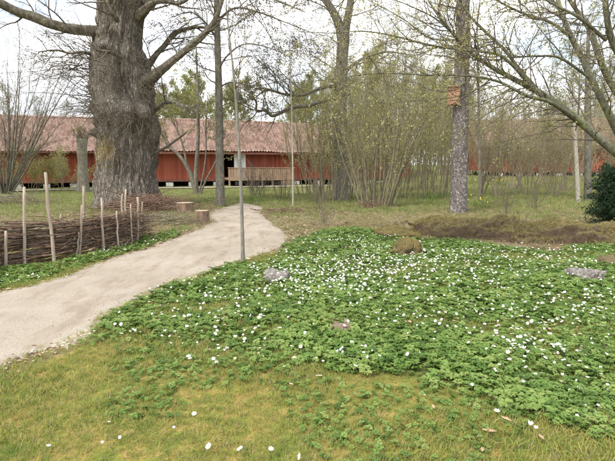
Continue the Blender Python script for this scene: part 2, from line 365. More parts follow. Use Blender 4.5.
# ------------------------------------------------------------------ the setting: ground, path
PL = [(-90, 318), (-40, 302), (0, 291), (40, 283), (75, 272), (110, 259), (150, 248), (180, 236.5), (202, 228), (211, 222), (208, 215), (214, 210.5), (226, 207), (240, 203)]
PR = [(-90, 452), (-40, 398), (0, 372), (45, 352), (92, 333), (115, 313), (155, 292), (205, 274), (246, 261), (274, 250), (287, 238), (277, 226), (262, 215.5), (262, 207)]
pl = spline([G(*p) for p in PL], 90); pr = spline([G(*p) for p in PR], 90)
PATH = [tuple(a) for a in pl] + [tuple(a) for a in pr[::-1]]
def inpath(x, y, grow=0.0):
    r_ = pip(x, y, PATH); return r_ | (pdist(x, y, PATH) < grow) if grow > 0 else r_ & (pdist(x, y, PATH) > -grow)
def height(x, y):
    x = np.asarray(x, float); y = np.asarray(y, float)
    far = .6 * sm(20, 40, y) * sm(1, 12, x)
    b_ = .035 * nz2d(x * .8, y * .8, 3) + .02 * nz2d(x * 3, y * 3, 4) + .05 * nz2d(x * .25, y * .25, 5) * sm(6, 15, y)
    k = sm(0, .5, pdist(x, y, PATH)) * ~pip(x, y, PATH)
    tr = 1 - .9 * sm(2.2, .8, np.abs(y - (28.6 + (x + 18) * .34)))
    return far + b_ * k * tr - .012 * (1 - k) * 0
def hz(x, y): return float(height(np.array([x]), np.array([y]))[0])

A1 = [(88, 338), (97, 326), (112, 312), (150, 294), (200, 276), (236, 264), (262, 261), (284, 246), (304, 233), (340, 229), (380, 231), (405, 236), (436, 240), (520, 246), (625, 249),
      (720, 252), (720, 470), (620, 440), (575, 425), (520, 408), (470, 385), (430, 376), (390, 366), (340, 372), (290, 374), (235, 382), (190, 372), (150, 358), (115, 348)]
A2 = [(-60, 312), (0, 290), (40, 282), (75, 271), (110, 258), (150, 247), (182, 235), (186, 229), (172, 231), (138, 241), (100, 252), (55, 264), (0, 272), (-60, 285)]
ANEM = [tuple(G(*p)) for p in A1]; ANEM2 = [tuple(G(*p)) for p in A2]
def in_anem(x, y):
    e = .22 * nz2d(x * 2.2, y * 2.2, 9)
    d1 = pdist(x, y, ANEM) * np.where(pip(x, y, ANEM), 1, -1); d2 = pdist(x, y, ANEM2) * np.where(pip(x, y, ANEM2), 1, -1)
    return np.maximum(d1 + e, d2 + e * .3)
xs = np.concatenate([[-600, -300, -150, -90, -60, -45], np.arange(-36, -8, .5), np.arange(-8, 10, .13), np.arange(10, 40, .5), [45, 60, 90, 150, 300, 600]])
ys = np.concatenate([[-200, -60, -20, -8, -4], np.arange(-2, 16, .13), np.arange(16, 60, .5), [66, 80, 110, 180, 350, 800]])
X, Y = np.meshgrid(xs, ys); xf, yf = X.ravel(), Y.ravel(); zf = height(xf, yf)
nx, ny = len(xs), len(ys); i = (np.arange(ny - 1)[:, None] * nx + np.arange(nx - 1)[None]).ravel()
gm = np_mesh('ground', np.stack([xf, yf, zf], 1), np.stack([i, i + 1, i + nx + 1, i + nx], 1), M_ground)
sgn = in_anem(xf, yf)
hb = nz2d(xf * .5, yf * .5, 21)
dryzone = np.clip(sm(8.2, 10.5, yf + .8 * hb) * sm(24, 17, yf) * np.where(xf < -4, .75, 1), 0, 1)
fence_lit = np.exp(-((xf + 5.3) / 2.0) ** 2 - ((yf - 12.0) / 3) ** 2); dryzone = np.maximum(dryzone, .9 * fence_lit)
dryzone = np.maximum(dryzone, sm(.35, .05, pdist(xf, yf, PATH)) * .75)
mead = sm(14.5, 19, yf + 1.2 * hb)
for nm, val in (('dry', dryzone), ('mead', mead), ('patch', sm(-.05, .2, sgn))):
    a = gm.attributes.new(nm, 'FLOAT', 'POINT'); a.data.foreach_set('value', val.astype(np.float32))
tag(obj('ground', gm), kind='structure')
# path: strip between its two edges, with ragged borders and a slight crown
nu, nv = 240, 14
l2 = spline([G(*p) for p in PL], nu); r2 = spline([G(*p) for p in PR], nu)
jl = .10 * nz2d(l2[:, 0] * 7, l2[:, 1] * 7, 31) + .03 * rng.normal(size=nu); jr = .11 * nz2d(r2[:, 0] * 7, r2[:, 1] * 7, 32) + .035 * rng.normal(size=nu)
ac = r2 - l2; ac /= np.linalg.norm(ac, axis=1, keepdims=True); l2 = l2 + ac * jl[:, None]; r2 = r2 + ac * jr[:, None]
t = np.linspace(0, 1, nv); pv = l2[:, None] * (1 - t)[None, :, None] + r2[:, None] * t[None, :, None]
pz = .006 + .02 * np.sin(math.pi * t)[None] ** .7 + .006 * nz2d(pv[..., 0] * 4, pv[..., 1] * 4, 33) * np.sin(math.pi * t)[None]
i = (np.arange(nu - 1)[:, None] * nv + np.arange(nv - 1)[None]).ravel()
tag(obj('path', np_mesh('path', np.concatenate([pv, pz[..., None]], 2).reshape(-1, 3), np.stack([i, i + 1, i + nv + 1, i + nv], 1), M_path)), kind='structure')
# gravel track in front of the long red building
tx = np.linspace(-30, 6, 90); ty = 28.6 + (tx + 18) * .34; wv = np.linspace(-.8, .8, 6)
tv = np.stack([np.repeat(tx[:, None], 6, 1), ty[:, None] + wv[None] * (1 + .15 * nz2d(tx * 2, ty, 5)[:, None])], -1)
tz = np.maximum(height(tv[..., 0].ravel(), tv[..., 1].ravel()), 0).reshape(90, 6) + .05
i = (np.arange(89)[:, None] * 6 + np.arange(5)[None]).ravel()
tag(obj('gravel_track', np_mesh('gravel_track', np.concatenate([tv, tz[..., None]], 2).reshape(-1, 3), np.stack([i, i + 6, i + 7, i + 1], 1), M_path)), kind='structure')
# ------------------------------------------------------------------ mossy bank and boulders
def fbm(p, s, o=4): return mnoise.fractal(Vector(p) * s, 1.0, 2.0, o)
def make_bank():
    ax = spline([G(418, 233), G(440, 236), G(500, 239), G(560, 242), G(640, 243), G(730, 246)], 330)
    n, m = 330, 44; V = []
    tg = np.gradient(ax, axis=0); tg /= np.linalg.norm(tg, axis=1, keepdims=True); nr = np.stack([-tg[:, 1], tg[:, 0]], 1)
    for i in range(n):
        u = i / (n - 1); hgt = .50 * min(1, (u / .10) ** .6) * (.86 + .28 * mnoise.noise(Vector((u * 9, 0, 3)))); w0 = .34 + .1 * mnoise.noise(Vector((u * 12, 4, 0))); w1 = 1.5
        for j in range(m):
            t = j / (m - 1)
            if t < .4: s = t / .4; off = -w0 * (1 - s) - .08 * math.sin(s * 3.14) ; z = hgt * math.sin(s * 1.5708) ** .7
            else: s = (t - .4) / .6; off = w1 * s; z = hgt * (1 - s * s * (3 - 2 * s)) ** 1.0
            x, y = ax[i] + nr[i] * off; d = fbm((x * .6, y, z * 2), 2.0) * .12 + fbm((x, y, z * 2), 6.5) * .03 + fbm((x * 1.0, y, z), 19, 3) * .022
            z2 = z + d * min(1, z * 5) - .03; y -= d * .9 * (1 if t < .5 else 0)
            V.append((x, y, z2))
    i = (np.arange(n - 1)[:, None] * m + np.arange(m - 1)[None]).ravel()
    tag(obj('mossy_bank', np_mesh('mossy_bank', V, np.stack([i, i + m, i + m + 1, i + 1], 1), M_bank)), kind='structure')
make_bank()
def boulder(name, px, py, w, d, h, mat, label, seed, flat=.0, cat='boulder', group=None, rough=.3):
    x, y = G(px, py); y += d * .4
    bm = bmesh.new(); bmesh.ops.create_icosphere(bm, subdivisions=4, radius=1)
    for v in bm.verts:
        k = 1 + rough * fbm(v.co + Vector((seed * 7.1, 0, 0)), 1.3) + rough * .45 * fbm(v.co + Vector((seed, 3, 0)), 4) + rough * .2 * fbm(v.co + Vector((seed, 3, 0)), 11)
        z = v.co.z; z = min(z, 1 - flat + .1 * flat * z)
        v.co = Vector((v.co.x * w / 2 * k, v.co.y * d / 2 * k, z * h * k))
    o = obj(name, mesh_from_bm(name, bm, mat, True), None, (x, y, hz(x, y) - h * .08)); o.rotation_euler.z = seed
    STONES.append((x, y, max(w, d) * .5)); return tag(o, label, cat, group)
STONES = []
boulder('mossy_boulder', 410, 256, 1.05, .6, .29, M_moss, 'ochre moss covered boulder rising out of the white flowers', 1.3)
boulder('mossy_boulder', 400, 237, 1.5, .8, .15, M_moss, 'low mossy hump at the far edge of the flowers, behind the ochre boulder', 2.2)
boulder('mossy_boulder', 380, 228, 1.6, 1.0, .17, M_greymound, 'greyish dry mound in front of the hazel clump', 3.1)
boulder('mossy_boulder', 432, 226, 2.4, 1.2, .26, M_bank, 'brown mossy hump joining the left end of the mossy bank', 4.1)
boulder('grey_stone', 275, 283, .55, .36, .18, M_stone, 'flat grey stone among flowers right of the slender young tree', 5.0, .45, 'stone')
boulder('grey_stone', 589, 281, .56, .34, .22, M_stone, 'grey stone in the flowers below the right end of the mossy bank', 6.0, .5, 'stone')
boulder('grey_stone', 612, 268, .4, .3, .2, M_bank, 'small brown mossy stone at the right edge of the flower carpet', 7.0, .2, 'stone')
boulder('grey_stone', 341, 332, .3, .24, .075, simple('brown_stone', (.20, .145, .11), .95, .3, 12), 'small brown earthy stone bare amid the green leaves', 8.0, .4, 'stone')

# ------------------------------------------------------------------ long red buildings
def tile_roof(name, Ln, run, z0, z1, overhang, mat, parent, back=False):
    """pantiled slope: waves across, stepped courses up"""
    nw = int(Ln / .21); cols = nw * 4 + 1; rows = 18; V = []; F = []
    xs_ = np.linspace(-.4, Ln + .4, cols); wave = .035 * np.cos(np.linspace(0, nw * 2 * math.pi, cols)); 
    jit = rng.normal(0, .008, (rows, nw + 1)).repeat(4, 1)[:, :cols]
    for r_ in range(rows):
        for e in (0, 1):
            t = (r_ + e * 1.04) / rows; y = -overhang + t * (run + overhang); z = z0 + (z1 - z0) * t + (.045 if e == 0 else 0)
            yy = y if not back else 2 * run - y
            sag = -.06 * np.sin(xs_ / Ln * 9) - .03 * np.sin(xs_ * 1.7)
            V.append(np.stack([xs_, np.full(cols, yy), z + wave + jit[r_] + sag], 1))
    k = np.arange(cols - 1)
    for q in range(rows * 2 - 1):
        F.append(np.stack([q * cols + k, q * cols + k + 1, (q + 1) * cols + k + 1, (q + 1) * cols + k], 1))
    return obj(name, np_mesh(name, np.concatenate(V), np.concatenate(F), mat, smooth=True), parent)
def barn(name, loc, rz, Ln, label, opening=None, feet=1.6):
    R = empty(name, loc, rz); tag(R, label, 'building'); D = 7.0; z0, z1 = .52, 2.62
    def bx(n, a, mat, par=R, bev=0): return obj(n, box_me(n, *a, mat, bev), par)
    if opening:
        o0, o1 = opening; bx('wall', (0, o0, 0, .16, z0, z1), M_red); bx('wall', (o1, Ln, 0, .16, z0, z1), M_red)
        bx('inner_wall', (o0 - .3, o1 + .3, 1.9, 2.0, z0, z1), M_dark); bx('inner_floor', (o0 - .3, o1 + .3, .17, 1.89, z0, z0 + .1), M_wood)  # back wall coloured near-black to paint the shade inside the doorway
    else: bx('wall', (0, Ln, 0, .16, z0, z1), M_red)
    w = bx('wall', (0, .16, .17, D, z0, z1), M_red); bx('wall', (Ln - .16, Ln, .17, D, z0, z1), M_red); bx('wall', (.17, Ln - .17, D - .16, D - .003, z0, z1), M_red)
    # gables
    for x in (.02, Ln - .14):
        me = np_mesh('gable', [(x, 0.01, z1), (x, D, z1), (x, D / 2, 4.85), (x + .12, 0.01, z1), (x + .12, D, z1), (x + .12, D / 2, 4.85)],
                     [np.array([[0, 2, 1], [3, 4, 5]]), np.array([[0, 1, 4, 3], [1, 2, 5, 4], [2, 0, 3, 5]])], M_red, smooth=False); obj('gable', me, R)
    # battens over the board joints, one panel per wall stretch
    V, F = [], []; bxs = [x for x in np.arange(.1, Ln, .34) if not (opening and opening[0] - .05 < x < opening[1] + .05)]
    for x in bxs:
        k = len(V); j = random.uniform(-.01, .01)
        V += [(x + j + a, y, z) for z in (z0 - .04, z1 - .01) for a, y in ((-.03, .002), (-.03, -.028), (.03, -.028), (.03, .002))]
        F += [(k, k + 1, k + 5, k + 4), (k + 1, k + 2, k + 6, k + 5), (k + 2, k + 3, k + 7, k + 6), (k, k + 1, k + 2, k + 3)]
    tag(obj('batten_strips', np_mesh('batten_strips', V, np.array(F), M_red, smooth=False), R), kind='stuff')
    bx('sill_beam', (-.03, Ln + .03, -.05, .2, z0 - .17, z0 - .003), M_board)
    rf = tile_roof('roof', Ln, D / 2, 2.45, 5.0, .75, M_tile, R); tile_roof('roof', Ln, D / 2, 2.45, 5.0, .75, M_tile, R, True)
    rp = np.linspace(-.4, Ln + .4, int(Ln / .36)); rv, rfc = [], []
    for q, x in enumerate(rp):
        for a in np.linspace(-.4, math.pi + .4, 7): rv.append((x, D / 2 + .15 * math.cos(a), 4.95 + .13 * math.sin(a) + .02 * (q % 2) - .06 * math.sin(x / Ln * 9)))
    for q in range(len(rp) - 1):
        rfc += [(q * 7 + a, q * 7 + a + 1, q * 7 + a + 8, q * 7 + a + 7) for a in range(6)]
    obj('ridge', np_mesh('ridge', rv, np.array(rfc), M_tile, smooth=False), R)
    bx('fascia', (-.35, Ln + .35, -.70, -.66, 2.31, 2.45), M_board); bx('ceiling', (.1, Ln - .1, .0, D - .1, z1 + .003, z1 + .05), M_dark)  # ceiling carries the same painted shade
    ra = box_me('rafter', -.05, .05, -.652, -.003, 2.38, 2.48, M_board); fo = None
    for x in np.arange(.3, Ln, .9): o = obj('rafter', ra, R); o.location.x = x
    bm = bmesh.new(); bmesh.ops.create_cube(bm, size=1); bmesh.ops.subdivide_edges(bm, edges=bm.edges[:], cuts=2, use_grid_fill=True)
    for v in bm.verts: v.co = Vector((v.co.x * .42, v.co.y * .4, v.co.z * .5 + .0)) * (1 + .12 * mnoise.noise(v.co * 3))
    fm = mesh_from_bm('footing_stone', bm, M_footing)
    for x in np.arange(.3, Ln, feet):
        o = obj('footing_stone', fm, R, (x + random.uniform(-.1, .1), .12, .04)); o.rotation_euler.z = random.uniform(-.3, .3); o.scale = (random.uniform(.8, 1.3), 1, 1)
    bx('underfloor_shade', (.2, Ln - .2, 1.6, 1.7, -.1, z0 - .18), M_dark)  # added dark sheet that paints the shade in the gap beneath the floor
    return R
BA = math.atan2(7, 19.3); bdir = np.array([math.cos(BA), math.sin(BA)])
B0 = np.array([-19.9, 31.0]) - bdir * 4; 
def along(px):    # distance along the building front seen at photo column px
    k = (px - CXP) / FPX * math.cos(PITCH) * 1.0
    k = (px - CXP) / FPX / (math.cos(PITCH) + (66.5 / FPX) * math.sin(PITCH)) # at the horizon row
    return (k * B0[1] - B0[0]) / (bdir[0] - k * bdir[1])
s0, s1 = along(224), along(234.5)
barn1 = barn('red_barn', (B0[0], B0[1], 0), BA, along(312) + 9, 'long low red timber building on stone footings behind the big oak', (s0, s1))
def part(n, a, mat, bev=0): return obj(n, box_me(n, *a, mat, bev), barn1)
sd0, sd1 = along(235), along(245.5)
dr = part('door', (sd0, sd1, -.05, -.006, .62, 2.36), M_white); obj('door_frame', box_me('door_frame', sd0 - .07, sd0 - .003, -.06, -.006, .62, 2.42, M_white), dr)
obj('door_panel', box_me('door_panel', sd0 + .12, sd1 - .12, -.062, -.052, 1.4, 2.2, simple('pale_glass', (.6, .64, .66), .2, .05)), dr)
# deck with board railing in front of the doorway
dk0, dk1 = along(224), along(287); yb = -1.75
dk = part('deck', (dk0, dk1, yb, -.06, .48, .58), M_wood)
n_ = int((dk1 - dk0) / .16)
rm = box_me('rail_board', -.07, .07, yb - .03, yb - .003, .6, 1.30, M_wood)
rm2 = box_me('rail_board', -.07, .07, yb - .03, yb - .003, .05, 1.30, M_wood)
skirt = along(271)
for k in range(n_):
    x = dk0 + .08 + k * .16; o = obj('rail_board', rm2 if x > skirt + .3 else rm, barn1); o.location.x = x; o.rotation_euler.y = random.uniform(-.006, .006)
part('hand_rail', (dk0 - .05, dk1 + .05, yb - .07, yb + .06, 1.305, 1.36), M_wood)
for x in np.linspace(dk0 + .06, dk1 - .06, 7): part('deck_post', (x - .06, x + .06, yb + .002, yb + .12, 0, 1.30), M_wood)
part('deck_edge', (dk0, dk1, yb - .055, yb - .033, .42, .58), M_wood)
B2 = P(478, 164, 41.0)
barn2 = barn('red_barn', (B2[0], 41.0, .55), math.radians(-4), 17, 'red timber building with tiled roof far right behind the bare shrubs')

# ------------------------------------------------------------------ the great oak
def tube_trunk(name, spine, radii, mat, parent, sides=40, rings=80, rough=.06, bumps=(), ridge=.0, seed=0, flare=0, origin=(0, 0, 0)):
    sp = spline(spine, rings); rr = spline(np.asarray(radii, float)[:, None], rings)[:, 0]
    tg = np.gradient(sp, axis=0); tg /= np.linalg.norm(tg, axis=1, keepdims=True)
    ref = np.array([1, .15, 0]) if abs(tg[:, 2].mean()) > .6 else np.array([0, .1, 1.])
    u = np.cross(tg, ref); u /= np.linalg.norm(u, axis=1, keepdims=True); v = np.cross(tg, u); V = np.zeros((rings, sides, 3))
    Lz = np.concatenate([[0], np.cumsum(np.linalg.norm(np.diff(sp, axis=0), axis=1))])
    for i in range(rings):
        for j in range(sides):
            a = 2 * math.pi * j / sides; d = u[i] * math.cos(a) + v[i] * math.sin(a); R_ = rr[i]
            q = (math.cos(a) * 1.3 + seed, math.sin(a) * 1.3, Lz[i] * .45 / max(.3, rr.max()))
            k = 1 + rough * fbm(q, 1.2, 5)
            if ridge: k += ridge * (abs(mnoise.noise(Vector((math.cos(a) * 9 + seed, math.sin(a) * 9, Lz[i] * .8)))) - .2) + ridge * .6 * mnoise.noise(Vector((math.cos(a) * 22, math.sin(a) * 22 + seed, Lz[i] * 2.0)))
            if flare: k += flare * math.exp(-Lz[i] / (rr[0] * .55)) * (1 + .7 * math.sin(a * 5 + seed))
            V[i, j] = sp[i] + d * R_ * k
    for (c, s, amp) in bumps:
        c = np.asarray(c); w = np.exp(-((V - c) ** 2).sum(-1) / (2 * s * s)); ax_ = V - sp[:, None]; ax_ /= np.linalg.norm(ax_, axis=2, keepdims=True) + 1e-9
        V += ax_ * (w * amp)[..., None]
    i = (np.arange(rings - 1)[:, None] * sides + np.arange(sides)[None]); i2 = (np.arange(rings - 1)[:, None] * sides + (np.arange(sides)[None] + 1) % sides)
    F = np.stack([i, i2, i2 + sides, i + sides], -1).reshape(-1, 4)
    top = np.arange((rings - 1) * sides, rings * sides)[None]
    V = np.vstack([V.reshape(-1, 3)]) - np.asarray(origin)
    return obj(name, np_mesh(name, V, [F, top], mat), parent)
OD = 17.4; ob = P(129, 209, OD); ob[2] = 0
oak = empty('oak_tree', ob); tag(oak, 'huge old oak with gnarled grey trunk, yellow lichen and bare limbs', 'tree')
op = lambda x, y, dd=0: P(x, y, OD + dd)
k_ = OD / FPX
prof = [(128, 212, 66), (128, 203, 63), (128, 190, 59), (128.5, 170, 56), (128.5, 150, 55), (127, 132, 58), (124, 115, 57), (122, 98, 58), (121, 80, 56), (119, 62, 51), (118, 45, 44), (120, 25, 42), (122, 8, 45), (124, -12, 46), (127, -40, 40), (130, -90, 34), (134, -150, 27)]
lm = lambda x, y, s, a, dd=-.9: (op(x, y, dd), s, a)
ro = random.Random(4); OB = []
for _ in range(64):
    a_ = ro.uniform(-1.5, 1.5); y_ = ro.choice([ro.gauss(100, 14), ro.gauss(45, 16), ro.gauss(120, 8)]); OB.append((op(121 + 26 * math.sin(a_), y_, -math.cos(a_) * 1.0), ro.uniform(.06, .18), ro.uniform(.09, .24) * ro.choice([1, 1, -.7])))
for _ in range(16):
    a_ = ro.uniform(-1.5, 1.5); OB.append((op(128 + 26 * math.sin(a_), ro.uniform(140, 195), -math.cos(a_) * 1.0), ro.uniform(.1, .25), ro.uniform(-.07, .1)))
tr = tube_trunk('trunk', [op(a, b_) for a, b_, c in prof], [c * k_ / 2 * .925 for a, b_, c in prof], M_oak, oak, 150, 240, .2,
    [lm(98, 78, .3, .3), lm(97, 92, .25, .15), lm(118, 108, .32, .38), lm(138, 112, .3, .3), lm(122, 88, .45, -.22), lm(128, 126, .3, -.12), lm(135, 45, .25, .22), lm(150, 118, .35, .28), lm(110, 105, .3, .22), lm(128, 62, .2, -.18), lm(104, 160, .3, .12), lm(120, 118, .22, .2), lm(145, 100, .28, .16)] + OB,
    .15, 2.0, .22, ob)
# yellow lichen is on the bark itself: patch placed in the trunk's own space
nt = M_oak.node_tree; bs = [n for n in nt.nodes if n.type == 'BSDF_PRINCIPLED'][0]; old = bs.inputs['Base Color'].links[0].from_socket
tcn = nt.nodes.new('ShaderNodeTexCoord'); vm = nt.nodes.new('ShaderNodeVectorMath'); vm.operation = 'DISTANCE'; lc = op(104, 150, -.75) - ob; vm.inputs[1].default_value = tuple(lc)
nn = nt.nodes.new('ShaderNodeTexNoise'); nn.inputs['Scale'].default_value = 5; nn.inputs['Detail'].default_value = 5
ma = nt.nodes.new('ShaderNodeMath'); ma.operation = 'MULTIPLY_ADD'; ma.inputs[1].default_value = 1.3
rp_ = nt.nodes.new('ShaderNodeValToRGB'); rp_.color_ramp.elements[0].position = .25 ; rp_.color_ramp.elements[0].color = (1, 1, 1, 1); rp_.color_ramp.elements[1].position = .62; rp_.color_ramp.elements[1].color = (0, 0, 0, 1)
mxn = nt.nodes.new('ShaderNodeMix'); mxn.data_type = 'RGBA'; mxn.inputs[7].default_value = (.24, .18, .05, 1)
ml = nt.nodes.new('ShaderNodeMath'); ml.operation = 'MULTIPLY'; ml.inputs[1].default_value = .6
nt.links.new(tcn.outputs['Object'], vm.inputs[0]); nt.links.new(tcn.outputs['Object'], nn.inputs['Vector']); nt.links.new(nn.outputs['Fac'], ma.inputs[0])
sb = nt.nodes.new('ShaderNodeMath'); sb.operation = 'SUBTRACT'; sb.inputs[1].default_value = .65; nt.links.new(ma.outputs[0], sb.inputs[0])
nn.inputs['Scale'].default_value = 9; ma.inputs[1].default_value = 2.4; sb.inputs[1].default_value = 1.15
ad = nt.nodes.new('ShaderNodeMath'); ad.operation = 'ADD'; nt.links.new(vm.outputs['Value'], ad.inputs[0]); nt.links.new(sb.outputs[0], ad.inputs[1]); ma.inputs[2].default_value = 0
nt.links.new(ad.outputs[0], rp_.inputs[0]); nt.links.new(rp_.outputs[0], ml.inputs[0]); nt.links.new(ml.outputs[0], mxn.inputs[0]); nt.links.new(old, mxn.inputs[6]); nt.links.new(mxn.outputs[2], bs.inputs['Base Color'])

limbs = {  # pixel x, y, depth offset, thickness in px
 'a': ([(120, 42, .2), (106, 34, 0), (92, 31, -.3), (72, 29, -.6), (52, 24, -.9), (34, 17, -1.1), (16, 11, -1.3), (0, 3, -1.5), (-30, -14, -1.9), (-70, -30, -2.2)], [26, 18, 11, 9.5, 8.5, 8, 7.2, 7, 6, 5]),
 'b': ([(124, 98, .15), (140, 87, -.1), (153, 77, -.4), (166, 66, -.6), (179, 56, -.6), (192, 45, -.7), (205, 33, -.7), (215, 20, -.8), (221, 4, -.9), (228, -20, -1)], [24, 16, 10, 7, 6, 5.6, 5.2, 4.6, 4, 3]),
 'c': ([(128, 84, .2), (144, 70, .3), (155, 56, .4), (164, 46, .5), (174, 34, .6), (186, 29, .7), (200, 27, .8), (214, 30, .8)], [12, 8, 5.5, 4.5, 4.5, 3.5, 3, 2]),
 'd': ([(122, 36, .1), (135, 20, -.1), (145, 10, -.4), (153, 3, -.6), (166, 1, -.7), (180, 3, -.8), (195, -6, -.9)], [16, 12, 8, 5, 4, 3, 2]),
 'e': ([(112, 5, -.5), (108, -4, -.8), (104, -16, -1), (96, -40, -1.4)], [12, 10, 9, 7]),
 'f': ([(145, 5, 0), (152, -8, 0), (162, -30, .2), (176, -60, .5), (190, -100, .6)], [18, 15, 13, 11, 8]),
 'g': ([(118, 21, -1.0), (113, 14, -1.3), (109, 6, -1.4), (104, -8, -1.5)], [4, 3.5, 3, 2.5]),
 'h': ([(110, 60, 0), (96, 56, -.4), (84, 52, -.8), (70, 53, -1), (56, 50, -1.2), (38, 52, -1.4)], [4, 2.8, 2.4, 2, 1.6, 1]),
 'i': ([(122, 58, -1.0), (110, 52, -1.4), (98, 50, -1.6), (88, 42, -1.7)], [3, 2.6, 2, 1.5]),
 'j': ([(152, 112, -.4), (162, 104, -.6), (172, 102, -.8), (184, 106, -.9), (196, 112, -1.0)], [5, 3, 2.5, 2, 1.2]),
}
Coak = dict(n=[7, 5, 4], ang=[.9, .8, .7], len=[1.7, .8, .4], rad=[.035, .014, .007], seg=[8, 6, 4], sides=[5, 4, 3], wander=.16, trop=.15, leafl=1, leaf=2, lsz=.022, lsp=.01, tip=.003)
tb = TB(); r_ = np.random.default_rng(5)
for key, (pts, w) in limbs.items():
    pts3 = [op(*p) for p in pts]; tube_trunk('limb', pts3, [x * k_ / 2 for x in w], M_oaklimb, oak, 18, 60, .22, (), .08, ord(key), 0, ob)
    s_ = spline(pts3, 30); rr_ = np.interp(np.linspace(0, 1, 30), np.linspace(0, 1, len(w)), [x * k_ / 2 for x in w])
    C = dict(Coak); C['n'] = [{'a': 9, 'b': 13, 'c': 8, 'f': 14, 'e': 8, 'h': 9}.get(key, 5), 5, 4]
    sprout(tb, s_, rr_, 0, C, r_, .25)
# epicormic shoots around the burls, pale and tangled
for q in range(150):
    a = r_.uniform(-1.5, 1.5); yy = r_.choice([r_.normal(110, 9), r_.normal(85, 25)]); c_ = op(122 + 27 * math.sin(a), yy, -math.cos(a) * 1.02)
    d_ = np.array([math.sin(a) * 1.0, -math.cos(a), r_.normal(.2, .6)]); p_ = walk(c_, d_, r_.uniform(.5, 1.5), 8, .3, r_.normal(0, .5), r_)
    rad_ = np.linspace(r_.uniform(.008, .02), .004, 8); tb.add(p_, rad_, 4)
    if q % 3 == 0: sprout(tb, p_, rad_, 1, Coak, r_)
for q in range(34):   # thicket of bare shoots spreading to the left below the big limb
    st = op(r_.uniform(97, 104), r_.uniform(48, 112), -.3); d_ = np.array([-1, r_.normal(-.2, .3), r_.normal(.05, .35)])
    p_ = walk(st, d_, r_.uniform(1.2, 3.2), 10, .13, .1, r_); rad_ = np.linspace(.022, .006, 10); rad_ = rad_ * .7; tb.add(p_, rad_, 4); sprout(tb, p_, rad_, 1, dict(Coak, n=[6, 6, 3], len=[1, .9, .45]), r_, .35)
obj('crown', tb.mesh('crown', [M_twig, M_dbud], 1.5, r_, ob), oak)
# broken red-brown limb stub sticking out of the right side
tube_trunk('broken_limb', [op(150, 155, -.2), op(163, 149, -.4), op(176, 140, -.6), op(188, 131, -.8)], [.05, .045, .04, .03], M_oaklimb, oak, 12, 16, .2, (), .1, 3, 0, ob)

# ------------------------------------------------------------------ other trees
def authored_tree(name, label, base, trunks, C, mats, seed, twigs=True, trunk_name='trunk', t0=.3, sides=16, mat=None, group=None, extra=(), cat='tree', t0s=None):
    """trunks: list of (points3d, radii); each its own part; twigs make the crown"""
    o = empty(name, base); tag(o, label, cat, group); r_ = np.random.default_rng(seed); tb = TB()
    for q, (pts, rad) in enumerate(trunks):
        tube_trunk(trunk_name if q == 0 or trunk_name == 'stem' else 'limb', pts, rad, mats[0], o, sides if q == 0 else max(6, sides // 2), 24 if len(trunks) > 6 else 50, .08, (), .05, seed + q, .12 if q == 0 and trunk_name == 'trunk' else 0, base)
        s_ = spline(pts, 30); rr_ = np.interp(np.linspace(0, 1, 30), np.linspace(0, 1, len(rad)), rad)
        if twigs: sprout(tb, s_, rr_, 0, C, r_, t0s[q] if t0s else t0)
    for e in extra: e(tb, r_)
    if tb.t or tb.lv: obj('crown', tb.mesh('crown', [mats[1], mats[2]], 1.5, r_, base), o)
    return o
def gp(px, py): g = G(px, py); return np.array([g[0], g[1], hz(g[0], g[1])])
# tall grey tree right of the oak
b1 = gp(220, 206.5); d1 = b1[1]; q = lambda x, y, dd=0: P(x, y, d1 + dd)
C1 = dict(n=[10, 7, 5], ang=[1.0, .8, .7], len=[2.2, 1.0, .45], rad=[.03, .012, .006], seg=[9, 6, 4], sides=[5, 4, 3], wander=.14, trop=-.25, leafl=1, leaf=5, lsz=.032, lsp=.03, tip=.003)
authored_tree('slender_tree', 'tall slender grey trunk with budding branches, right of the oak by the path', b1,
    [([b1 - [0, 0, .1], q(220, 190), q(219.5, 150), q(219, 100), q(218, 60), q(217, 20), q(216, -40), q(215, -140)], [.20, .165, .15, .135, .12, .11, .09, .05]),
     ([q(218, 20), q(235, 8, -.5), q(258, 12, -1), q(285, 22, -1.4), (q(315, 34, -1.8))], [.05, .04, .03, .02, .012]),
     ([q(218, -10), q(240, -8, -.3), q(270, -2, -.8), q(305, 12, -1.2)], [.05, .04, .03, .015]),
     ([q(218, 70), q(228, 55, -.5), q(245, 44, -.9), q(270, 48, -1.2), q(295, 60, -1.4)], [.035, .03, .024, .018, .01]),
     ([q(218, 40), q(205, 22, -.4), q(190, 12, -.7), q(170, 18, -1)], [.04, .03, .02, .01]),
     ([q(218, 88), q(232, 82, .3), q(252, 86, .6), q(276, 82, .8), q(305, 72, 1)], [.03, .026, .02, .014, .01])],
    C1, (M_grey, M_twig, M_dbud), 21, t0=.3, t0s=[.45, .15, .1, .1, .15, .1])
# young tree beside the path
b2 = gp(243, 263); d2 = b2[1]; q = lambda x, y, dd=0: P(x, y, d2 + dd)
C2 = dict(n=[10, 3], ang=[.55, .6], len=[.75, .3], rad=[.009, .004], seg=[8, 5], sides=[4, 3], wander=.12, trop=.2, leafl=0, leaf=5, lsz=.016, lsp=.01, tip=.002)
authored_tree('young_tree', 'thin young tree with straight smooth stem standing in flowers at path edge', b2,
    [([b2 - [0, 0, .05], q(242.5, 240), q(241, 190), q(238.5, 140), q(235.5, 95), q(231.5, 55), q(228, 25), q(226, 0), q(224, -30)], [.036, .030, .027, .024, .02, .015, .011, .008, .005]),
     ([q(236.5, 108), q(238.5, 90, .05), q(239, 72, .1), q(242, 52, .1), q(246, 30, .2)], [.014, .012, .01, .007, .004])],
    C2, (M_pole, M_twig, M_bud), 22, t0=.5, sides=12)
